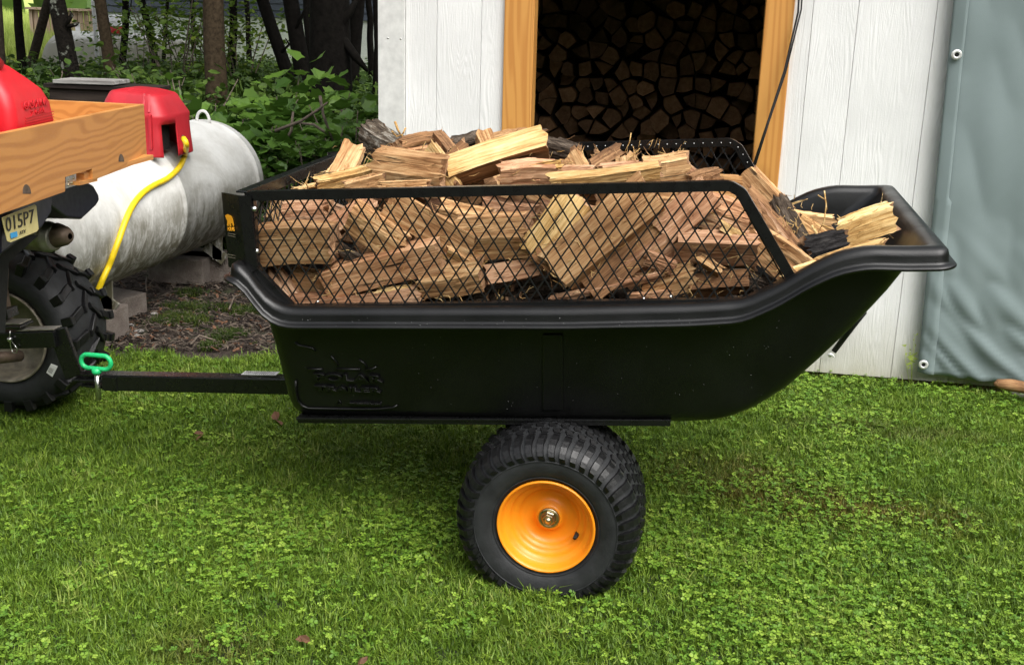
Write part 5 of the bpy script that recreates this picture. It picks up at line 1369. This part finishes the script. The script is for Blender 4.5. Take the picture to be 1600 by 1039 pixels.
# undergrowth leaves scattered by point instances
def scatter(name, protos, pts, rots, scl, idx, label=None, cat=None):
    """points with rotation, scale and pick -> instances; one stuff object"""
    me = bpy.data.meshes.new(name); me.from_pydata([tuple(p) for p in pts], [], [])
    for nm, typ, dat, fld in (('rot', 'FLOAT_VECTOR', np.asarray(rots, 'f').ravel(), 'vector'), ('scl', 'FLOAT', np.asarray(scl, 'f'), 'value'), ('pick', 'INT', np.asarray(idx, 'i'), 'value')):
        at_ = me.attributes.new(nm, typ, 'POINT'); at_.data.foreach_set(fld, dat)
    o = bpy.data.objects.new(name, me); C.objects.link(o)
    col = bpy.data.collections.new(name + '_kinds')
    for k, (p, _) in enumerate(protos):
        p.name = '%s_kind_%02d' % (name, k); C.objects.unlink(p); col.objects.link(p)
    ng = bpy.data.node_groups.new(name, 'GeometryNodeTree')
    ng.interface.new_socket('Geometry', in_out='INPUT', socket_type='NodeSocketGeometry'); ng.interface.new_socket('Geometry', in_out='OUTPUT', socket_type='NodeSocketGeometry')
    N = ng.nodes; gi = N.new('NodeGroupInput'); go = N.new('NodeGroupOutput'); mp = N.new('GeometryNodeMeshToPoints'); ip = N.new('GeometryNodeInstanceOnPoints'); ci = N.new('GeometryNodeCollectionInfo')
    ci.inputs['Collection'].default_value = col; ci.inputs['Separate Children'].default_value = True; ci.inputs['Reset Children'].default_value = True
    def na(nm, t): a = N.new('GeometryNodeInputNamedAttribute'); a.data_type = t; a.inputs['Name'].default_value = nm; return a.outputs[0]
    e2 = N.new('FunctionNodeEulerToRotation'); ng.links.new(na('rot', 'FLOAT_VECTOR'), e2.inputs[0])
    ng.links.new(gi.outputs[0], mp.inputs['Mesh']); ng.links.new(mp.outputs[0], ip.inputs['Points']); ng.links.new(ci.outputs[0], ip.inputs['Instance'])
    ip.inputs['Pick Instance'].default_value = True; ng.links.new(na('pick', 'INT'), ip.inputs['Instance Index']); ng.links.new(e2.outputs[0], ip.inputs['Rotation']); ng.links.new(na('scl', 'FLOAT'), ip.inputs['Scale'])
    ng.links.new(ip.outputs[0], go.inputs[0])
    md = o.modifiers.new('scatter', 'NODES'); md.node_group = ng
    tag(o, label, cat, kind='stuff'); return o
def proto(q, m): return (q.build('kind', m, fixn=False), 0)
def sprig(r, kind, n, ls, h, m):
    q = MB(); q.tube([(0, 0, -.05), (r.uniform(-.02, .02), 0, h * .6), (r.uniform(-.05, .05), r.uniform(-.05, .05), h)], .0025, 3, smooth=False)
    for k in range(n):
        z = h * (.35 + .65 * r.random()); a = r.uniform(0, 6.28); d = r.uniform(.02, .12) * (h / .3); add_leaf(q, (d * math.cos(a), d * math.sin(a), z), kind, ls * r.uniform(.7, 1.3), r, 0, .35)
    return proto(q, m)
r = random.Random(8)
pr = [sprig(r, 'oval', 20, .042, h, M['forest_leaf']) for h in (.22, .32, .42)] + [sprig(r, 'maple', 11, .055, h, M['forest_leaf']) for h in (.28, .4)] + [sprig(r, 'oval', 18, .042, .3, M['shrub_leaf'])]
pts, rots, sc, ix = [], [], [], []
for k in range(17000):
    px = r.uniform(-60, 640); t = r.random(); Y = 6.1 + 12 * t ** 1.3
    x = at(px, 100, Y).x
    if x > -1.45 and Y < 8.2: continue
    if px < 150 and Y > 12.5: continue
    pts.append((x, Y, 0)); s_ = r.uniform(.7, 1.3) * float(np.interp(Y, [6, 7, 8.5, 11, 15, 18], [.9, 1.15, 1.45, 1.3, .95, .8])); rots.append((r.gauss(0, .12), r.gauss(0, .12), r.uniform(0, 6.28))); sc.append(s_); ix.append(r.choice([0, 1, 2, 3, 4, 0, 1, 2, 5 if Y < 9 else 1]))
for k in range(1100):
    x, Y = r.uniform(-3.4, -1.5), r.uniform(5.9, 8.6)
    pts.append((x, Y, 0)); rots.append((r.gauss(0, .12), r.gauss(0, .12), r.uniform(0, 6.28))); sc.append(r.uniform(.6, 1.1)); ix.append(r.choice([0, 1, 2, 3, 4]))
scatter('undergrowth', pr, pts, rots, sc, ix, 'dense low leafy undergrowth covering the floor of the wood', 'undergrowth')
# leafy shrubs, each its own thing
def shrub_mesh(seed, kind, n, rad, h, ls, m):
    r = random.Random(seed); q = MB(); st = MB()
    for s_ in range(7):
        a = r.uniform(0, 6.28); d = rad * r.uniform(.3, .9); top = Vector((d * math.cos(a), d * math.sin(a), h * r.uniform(.6, 1)))
        mid = Vector((top.x * .4, top.y * .4, top.z * .55)); st.tube([(0, 0, 0), mid, top], [.008, .006, .003], 5)
        for k in range(n // 7):
            t = r.uniform(.25, 1.05); p = mid.lerp(top, t) if t > .5 else Vector((0, 0, 0)).lerp(mid, t * 2); p = p + Vector((r.gauss(0, .11), r.gauss(0, .11), r.gauss(0, .06))) * (rad / .4); add_leaf(q, p, kind, ls * r.uniform(.6, 1.25), r, 0, .38)
    f = q.build('foliage', M[m], fixn=False); f['kind'] = 'stuff'; s2 = st.build('stem', M['twig']); return f, s2
prots = [shrub_mesh(s_, k, n, rad, h, ls, m) for s_, k, n, rad, h, ls, m in ((1, 'maple', 150, .40, .85, .10, 'shrub_leaf'), (2, 'oval', 170, .42, .80, .085, 'shrub_leaf'), (3, 'maple', 120, .34, .60, .12, 'shrub_leaf'), (4, 'oval', 700, .62, 1.25, .055, 'bright_leaf'), (5, 'oval', 200, .45, .75, .065, 'forest_leaf'))]
used = [False] * 5
def shrub(px, py, Y, k, s, label):
    p = at(px, py, Y); h = (.85, .80, .60, 1.15, .75)[k] * s; z = max(-.15, p.z - h) if k != 3 else max(0, p.z - h)
    root = empty('shrub', (p.x, Y, z), label, 'shrub', 'shrubs at the edge of the wood'); root.scale = (s, s, s); root.rotation_euler = (0, 0, random.Random(int(px)).uniform(0, 6))
    for o in prots[k]:
        c = o if not used[k] else linkcopy(o); c.parent = root
    used[k] = True
shrub(385, 132, 6.9, 0, 1.0, 'bright lobed shrub right of the broad brown trunk'); shrub(440, 92, 7.6, 0, 1.15, 'tall lobed shrub below the black leaning trunks')
shrub(500, 118, 7.3, 0, 1.05, 'lobed shrub in front of the widest dark trunk'); shrub(548, 150, 7.0, 1, 1.0, 'dark leafy shrub beside the shed corner')
shrub(330, 140, 6.9, 1, .95, 'leafy shrub at the foot of the broad brown trunk'); shrub(410, 180, 6.5, 2, 1.0, 'low big leaved shrub just beyond the white tank end')
shrub(372, 168, 6.7, 2, 1.05, 'low big leaved shrub above the lifting lug of the tank'); shrub(470, 205, 6.3, 2, .75, 'small broad leaved plant behind the front corner of the cart'); shrub(520, 175, 6.7, 1, .9, 'low shrub in the shade left of the shed')
shrub(575, 120, 7.6, 4, 1.2, 'dark shrub pressed against the shed corner'); shrub(290, 110, 7.8, 4, 1.2, 'dark shrub behind the red tank lid'); shrub(240, 96, 8.6, 4, 1.2, 'dark shrub above the dark lidded box'); shrub(60, 96, 8.0, 4, 1.0, 'dark shrub behind the petrol can')
shrub(140, 104, 9.0, 4, 1.0, 'dark shrub between the lichen blotched and smooth trunks'); shrub(270, 15, 10.5, 3, 1.3, 'thin sapling with bright small leaves in front of the grey house'); shrub(300, 30, 11, 3, 1.1, 'bright leaved sapling left of the broad brown trunk')
shrub(372, 25, 11, 3, 1.2, 'bright leaved sapling behind the straight black trunk'); shrub(215, 18, 11.5, 3, .9, 'bright sapling by the thin curving trunk'); shrub(475, 215, 6.2, 4, .6, 'low dark plant behind the front rack'); shrub(430, 240, 6.1, 2, .5, 'small plant in the shade beside the white tank end')
for o, u in ((p_, used[i]) for i, pp_ in enumerate(prots) for p_ in pp_):
    if not u: C.objects.unlink(o)
# bare dead branches lying in the shrubs
for i, (pp_, lb) in enumerate((([(430, 205), (470, 190), (500, 170), (512, 160)], 'bare grey branch slanting through the shade left of the shed'), ([(440, 232), (455, 205), (458, 175)], 'bare twig standing up behind the front rack'), ([(500, 150), (505, 180), (520, 220)], 'thin dead stem hanging left of the shed'), ([(520, 215), (490, 195), (460, 192)], 'thin dead branch lying low left of the shed'))):
    q = MB(); q.tube([at(px, py, 6.2 + .1 * i) for px, py in pp_], [.010, .009, .007, .004][:len(pp_)], 6); tag(q.build('dead_branch', M['twig']), lb, 'branch')
# second tank, fence, post, house, meadow
t2 = empty('propane_tank', (-10.5, 16, .1), 'far white propane tank with red lid lying behind the trees', 'propane tank')
a, c = at(74, 75, 16), at(300, 75, 16); zt2 = at(150, 50, 16).z; R2 = .52; q = MB(); Lg = c.x - a.x
prof = [(R2 * math.sin(math.pi / 2 * k / 7), .35 - .35 * math.cos(math.pi / 2 * k / 7)) for k in range(8)] + [(R2, Lg - .35)] + [(R2 * math.cos(math.pi / 2 * k / 7), Lg - .35 + .35 * math.sin(math.pi / 2 * k / 7)) for k in range(8)]
q.lathe(prof, (a.x, 16, zt2 - R2), (1, 0, 0), 40); q.build('tank_shell', M['far_tank'], t2)
p = at(122, 50, 16); q = MB(); q.tube([p - Vector((0, 0, .05)), p + Vector((0, 0, .06))], [.035, .035], 10); q.lathe([(0, .13), (.03, .12), (.036, .09), (.03, .06)], p, (0, 0, 1), 10); q.build('relief_valve', M['sticker_white'], t2)
p = at(183, 49, 15.9); q = MB(); q.lathe([(.13, -.03), (.14, .02), (.13, .06)], p, (0, 0, 1), 20); q.build('tank_lid', M['dome_red'], t2); q = MB(); q.lathe([(.13, .07), (.13, .17), (.09, .22), (0, .23)], p, (0, 0, 1), 20); q.build('valve_cover', M['sticker_white'], t2)
q = MB(); q.box((a.x + 1, 16, .1), (.3, .8, .2)); q.box((a.x + Lg - 1, 16, .1), (.3, .8, .2)); q.build('tank_stand', M['stone'], t2)
q = MB(); p = at(147, 20, 15.2); q.tube([(p.x, p.y, 0), (p.x, p.y, 2.6)], .03, 10); tag(q.build('white_post', M['sticker_white']), 'thin white post beside the smooth trunk in the wood', 'post')
fe = empty('board_fence', at(120, 40, 19), 'weathered vertical board fence beyond the far tank', 'fence')
a, c = at(46, 14, 19), at(160, 14, 19); zt_f = at(100, 16, 19).z; n = 26; q = MB(); q.box((0, 0, 0), ((c.x - a.x) / n - .012, .022, 1.05)); f0 = q.build('picket', M['fence_wood'], fe)
for i in range(n):
    o = f0 if i == 0 else linkcopy(f0, fe); o.parent = fe; o.matrix_parent_inverse = parent_world(fe).inverted(); o.location = (lerp(a.x, c.x, (i + .5) / n), 19 + .015 * (i % 2), zt_f - .54 + rng.uniform(-.01, .01))
q = MB(); q.box(((a.x + c.x) / 2, 18.98, zt_f + .01), (c.x - a.x + .06, .14, .035)); q.build('rail', M['fence_wood'], fe)
for px in (50, 118, 158): q = MB(); p = at(px, 14, 19.06); q.box((p.x, 19.07, zt_f - .55), (.09, .09, 1.1)); q.build('fence_post', M['fence_wood'], fe)
ho = empty('house', (-8, 24, 0), 'pale grey house with dark blue lap boards seen through the trees', 'house')
a, c = at(163, 40, 21), at(640, 40, 21); zl = at(300, 24, 21).z
q = MB(); q.box(((a.x + c.x) / 2, 24, zl / 2), (c.x - a.x, 6, zl)); q.build('wall', M['house_wall'], ho)
for k in range(9):
    q = MB(); q.box(((a.x + c.x) / 2, 20.985 + .0, zl + .06 + .125 * k), (c.x - a.x + .3, .05, .118), Matrix.Rotation(-.18, 3, 'X')); q.build('lap_board', M['house_roof'], ho)
q = MB(); q.box(((a.x + c.x) / 2, 24, zl + .65), (c.x - a.x, 5.9, 1.3)); q.prism([(a.x, 20.6, zl + 1.3), (a.x, 24, zl + 3), (a.x, 27.4, zl + 1.3)], (c.x - a.x, 0, 0)); q.build('roof', M['house_roof'], ho)
q = MB()
r = random.Random(77); pq = []
for s_ in range(3):
    q = MB()
    for k in range(26):
        x, y = r.gauss(0, .12), r.gauss(0, .12); h = r.uniform(.35, .75); l = r.gauss(0, .1); l2 = r.gauss(0, .1); w = .008
        q.add([(x - w, y, 0), (x + w, y, 0), (x + l * .4 + w, y + l2 * .4, h * .6), (x + l * .4 - w, y + l2 * .4, h * .6), (x + l, y + l2, h)], [(0, 1, 2, 3), (3, 2, 4)])
    pq.append(proto(q, M['meadow_blade']))
pts, rots, sc, ix = [], [], [], []
for k in range(4500):
    px = r.uniform(-60, 150); Y = 16.5 + 14 * r.random(); pts.append((at(px, 50, Y).x, Y, 0)); rots.append((0, 0, r.uniform(0, 6.28))); sc.append(r.uniform(.5, 1.05)); ix.append(r.randrange(3))
scatter('meadow_grass', pq, pts, rots, sc, ix, 'tall sunlit meadow grass beyond the trees', 'grass')
# wall of trees round the clearing
def treeline(name, pathpts, h0, n, seed, label):
    r = random.Random(seed); q = MB()
    for i in range(len(pathpts) - 1):
        A, B = Vector((*pathpts[i], 0)), Vector((*pathpts[i + 1], 0)); L = (B - A).length; nrm = VH.cross(B - A).normalized(); N = max(4, int(L / 1.2)); rows = []
        for a in range(7):
            rows.append([A.lerp(B, k / N) + nrm * (r.gauss(0, .5) - a * .25) + VH * (h0 * a / 6 * (1 + .18 * math.sin(k * 1.7 + i) + r.gauss(0, .05))) for k in range(N + 1)])
        vs = [v for rw in rows for v in rw]; q.add(vs, [(a * (N + 1) + k, a * (N + 1) + k + 1, (a + 1) * (N + 1) + k + 1, (a + 1) * (N + 1) + k) for a in range(6) for k in range(N)])
        for k in range(int(n * L / 20)):
            p = A.lerp(B, r.random()) + nrm * r.gauss(.2, .7) + VH * (h0 * 1.12 * r.random()); add_leaf(q, p, 'oval', r.uniform(.4, .9), r, 0, .8)
    o = q.build(name, M['forest_leaf'], fixn=False); tag(o, label, 'trees', kind='stuff')
treeline('far_woods', [(-60, 36), (-24, 38), (-4, 40), (26, 38)], 10, 500, 5, 'dark wall of woods beyond the meadow')
treeline('added_rear_woods', [(13, 24), (14, 0), (11, -12), (-2, -15), (-14, -13), (-19, 2)], 7.5, 240, 6, 'added unseen woods on the other sides that darken the yard')  # added out of view to darken reflections and side light
# ================================================================== lawn, clover and litter
r = random.Random(21)
def tuft(n, hmin, hmax, spread, wd, m):
    q = MB()
    for k in range(n):
        x, y = r.gauss(0, spread), r.gauss(0, spread); h = r.uniform(hmin, hmax); a = r.uniform(0, 6.28); b_ = r.uniform(.15, .9) * h; w = wd * r.uniform(.7, 1.2) / 2
        dx, dy = math.cos(a), math.sin(a); px_, py_ = -dy * w, dx * w
        q.add([(x - px_, y - py_, -.004), (x + px_, y + py_, -.004), (x + dx * b_ * .25 + px_, y + dy * b_ * .25 + py_, h * .55), (x + dx * b_ * .25 - px_, y + dy * b_ * .25 - py_, h * .55), (x + dx * b_, y + dy * b_, h * (1 - .25 * b_ / h))], [(0, 1, 2, 3), (3, 2, 4)])
    return proto(q, m)
gk = [tuft(17, .014, .033, .018, .0028, M['grass_blade']) for _ in range(6)] + [tuft(8, .03, .055, .012, .0030, M['grass_blade']) for _ in range(2)]
def vn(x, y, s, o=0):
    from mathutils import noise
    return noise.noise(Vector((x * s + o, y * s - o, o * .37)))
pts, rots, sc, ix = [], [], [], []
def clover_d(x, y):
    v = vn(x, y, 1.5, 3) * .55 + vn(x, y, 4.5, 9) * .35 + vn(x, y, 14, 1) * .2
    base = .16
    if x > -.2: base += .08 * min(1, (x + .2) / .6)
    if y < 3.0: base += .10
    if x < -1.0 and y > 3.0: base -= .22
    return v + base
def put(n, x0, x1, y0, y1, f):
    for k in range(n):
        x, y = r.uniform(x0, x1), r.uniform(y0, y1)
        if y > lawn_edge(x) - .02 + .05 * vn(x, y, 6): continue
        f(x, y)
def g1(x, y):
    pts.append((x, y, 0)); rots.append((r.gauss(.0, .10), r.gauss(0, .10), r.uniform(0, 6.28))); s_ = r.uniform(.75, 1.25) * (1 + .25 * vn(x, y, 3, 5)) * (.9 if clover_d(x, y) > .2 else 1); sc.append(s_); ix.append(r.randrange(8) if r.random() < .5 else r.randrange(6))
put(46000, -3.1, 1.75, 1.95, 4.62, g1); put(9000, -6, 5, .6, 4.6, g1); put(14000, -4.2, 2.6, 1.0, 2.0, g1); put(9000, -4.6, -3.0, 1.9, 4.4, g1); put(7000, 1.7, 2.9, 1.9, 4.6, g1)
scatter('lawn_grass', gk, pts, rots, sc, ix, 'short mown green grass of the lawn', 'grass')
def clover(n, m):
    q = MB()
    for k in range(n):
        x, y = r.gauss(0, .016), r.gauss(0, .016); h = r.uniform(.012, .034); q.tube([(x * .5, y * .5, -.004), (x, y, h)], .0006, 3, smooth=False, caps=False)
        a0 = r.uniform(0, 6.28); s_ = r.uniform(.0045, .0085); tl = Euler((r.gauss(0, .3), r.gauss(0, .3), 0)).to_matrix()
        for j in range(3):
            a = a0 + j * 2.094; d = Vector((math.cos(a), math.sin(a), 0)); p_ = Vector((-d.y, d.x, 0))
            o2 = [d * .0005, d * s_ * .5 + p_ * s_ * .52, d * s_ * 1.15 + p_ * s_ * .50, d * s_ * 1.12, d * s_ * 1.15 - p_ * s_ * .50, d * s_ * .5 - p_ * s_ * .52]
            vs = [Vector((x, y, h)) + tl @ (v + Vector((0, 0, abs(v.dot(p_)) * .35))) for v in o2]; q.add(vs, [(0, 1, 2, 3), (3, 4, 5, 0)])
    return proto(q, m)
ck = [clover(3, M['clover_leaf']) for _ in range(4)] + [clover(1, M['clover_leaf']) for _ in range(2)]
pts, rots, sc, ix = [], [], [], []
def c1(x, y):
    d = clover_d(x, y)
    if r.random() < max(.05, min(.75, (d - .02) * 1.5)):
        pts.append((x, y, .004)); rots.append((r.gauss(0, .08), r.gauss(0, .08), r.uniform(0, 6.28))); sc.append(r.uniform(.65, 1.2)); ix.append(r.randrange(6))
put(52000, -3.0, 1.75, 1.95, 4.6, c1)
put(16000, -3.6, 2.6, 1.0, 2.0, c1)
scatter('clover', ck, pts, rots, sc, ix, 'low clover mixed through the lawn', 'clover')
# moss and sparse blades on the bare strip by the tank
mk = [tuft(26, .008, .022, .016, .0022, M['moss_blade']) for _ in range(3)]
pts, rots, sc, ix = [], [], [], []
for k in range(5200):
    px, py = r.uniform(165, 420), r.uniform(440, 560); p = atg(px, py)
    if p.y < lawn_edge(p.x) - .1: continue
    v = vn(p.x, p.y, 3.2, 2) + .5 * vn(p.x, p.y, 9, 4) - .45 + .6 * max(0, (4.5 - p.y))
    if abs(px - 275) < 45 and abs(py - 490) < 16: v += .5
    if v < 0: continue
    pts.append(p); rots.append((0, 0, r.uniform(0, 6.28))); sc.append(r.uniform(.6, 1.5)); ix.append(r.randrange(3))
scatter('moss', mk, pts, rots, sc, ix, 'moss and fine grass on the bare soil by the tank', 'moss')
q = MB()
for k in range(2600):
    if k < 2000: px, py = r.uniform(150, 430), r.uniform(425, 548); p = atg(px, py)
    else: p = Vector((r.uniform(-5, -1.5), r.uniform(4.4, 7.5), 0))
    if p.y < lawn_edge(p.x) - .06: continue
    a = r.uniform(0, 6.28) if r.random() < .4 else r.gauss(.3, .5); l = r.uniform(.01, .06) if r.random() < .9 else r.uniform(.06, .14); d = Vector((math.cos(a), math.sin(a), 0)); w = r.uniform(.001, .0035)
    if r.random() < .5: q.tube([p + VH * r.uniform(.001, .012), p + d * l * .5 + VH * r.uniform(.003, .018) + d.cross(VH) * r.uniform(-.01, .01), p + d * l + VH * .002], [w, w, w * .6], 4, mi=r.choice([0, 0, 1]), smooth=False)
    else: q.box(p + VH * .004, (l * .6, w * 4, .002), Euler((r.gauss(0, .4), r.gauss(0, .4), a)).to_matrix(), r.choice([0, 1, 1, 2]))
o = q.build('mulch', [M['twig'], M['dark_board'], M['dead_leaf']], fixn=False); tag(o, 'dark bark mulch and twigs on the bare strip under the tank', 'mulch', kind='stuff')
for pp_, lb in (([(232, 452), (250, 437), (267, 436), (290, 443), (312, 456)], 'forked grey twig lying under the middle of the white tank'), ([(358, 490), (366, 475), (381, 462)], 'short twig leaning beside the front corner of the cart tub'), ([(230, 440), (229, 452), (229, 458)], 'little upright twig behind the pale concrete block'), ([(298, 545), (312, 536), (343, 537)], 'curved pale twig at the edge of the lawn')):
    q = MB(); q.tube([atg(px, py) + VH * (.02 + .015 * math.sin(i * 2)) for i, (px, py) in enumerate(pp_)], .0045, 6); tag(q.build('twig', M['twig']), lb, 'twig')
for (px, py, s_) in ((241, 490, .018), (190, 513, .024), (205, 508, .02), (218, 517, .022), (182, 505, .018), (243, 502, .014), (211, 524, .02), (198, 521, .016)):
    p = atg(px, py); q = MB(); q.lathe([(0, .45), (.5, .38), (.9, .1), (.85, -.2)], (0, 0, 0), (0, 0, 1), 8, smooth=False)
    o = q.build('flat_stone', M['stone']); o.location = p; o.scale = (s_ * r.uniform(.9, 1.5), s_ * r.uniform(.6, 1), s_ * .8); o.rotation_euler = (0, 0, r.uniform(0, 3)); tag(o, 'small pale flat stone among the mulch near the concrete block', 'stone', 'pale stones in the mulch')
def fallen(px, py, s_, m, lb, z=.035):
    q = MB(); rr = random.Random(int(px))
    for k in range(2): add_leaf(q, (rr.uniform(-.01, .01), rr.uniform(-.01, .01), 0), 'oval', s_, rr, 0, .5)
    o = q.build('fallen_leaf', M[m]); o.location = atg(px, py, z); tag(o, lb, 'leaf')
fallen(318, 677, .035, 'dead_leaf', 'small brown fallen leaf on the shaded lawn left of the cart'); fallen(432, 657, .05, 'dead_leaf', 'curled brown leaf on the lawn under the front of the tub')
fallen(480, 1000, .028, 'dead_leaf', 'brown leaf in the clover nearest the bottom of the lawn'); fallen(785, 978, .045, 'bright_leaf', 'yellow green leaf in the lawn below the cart wheel'); fallen(560, 1035, .025, 'dead_leaf', 'tiny brown leaf in the lawn left of the yellow green leaf')
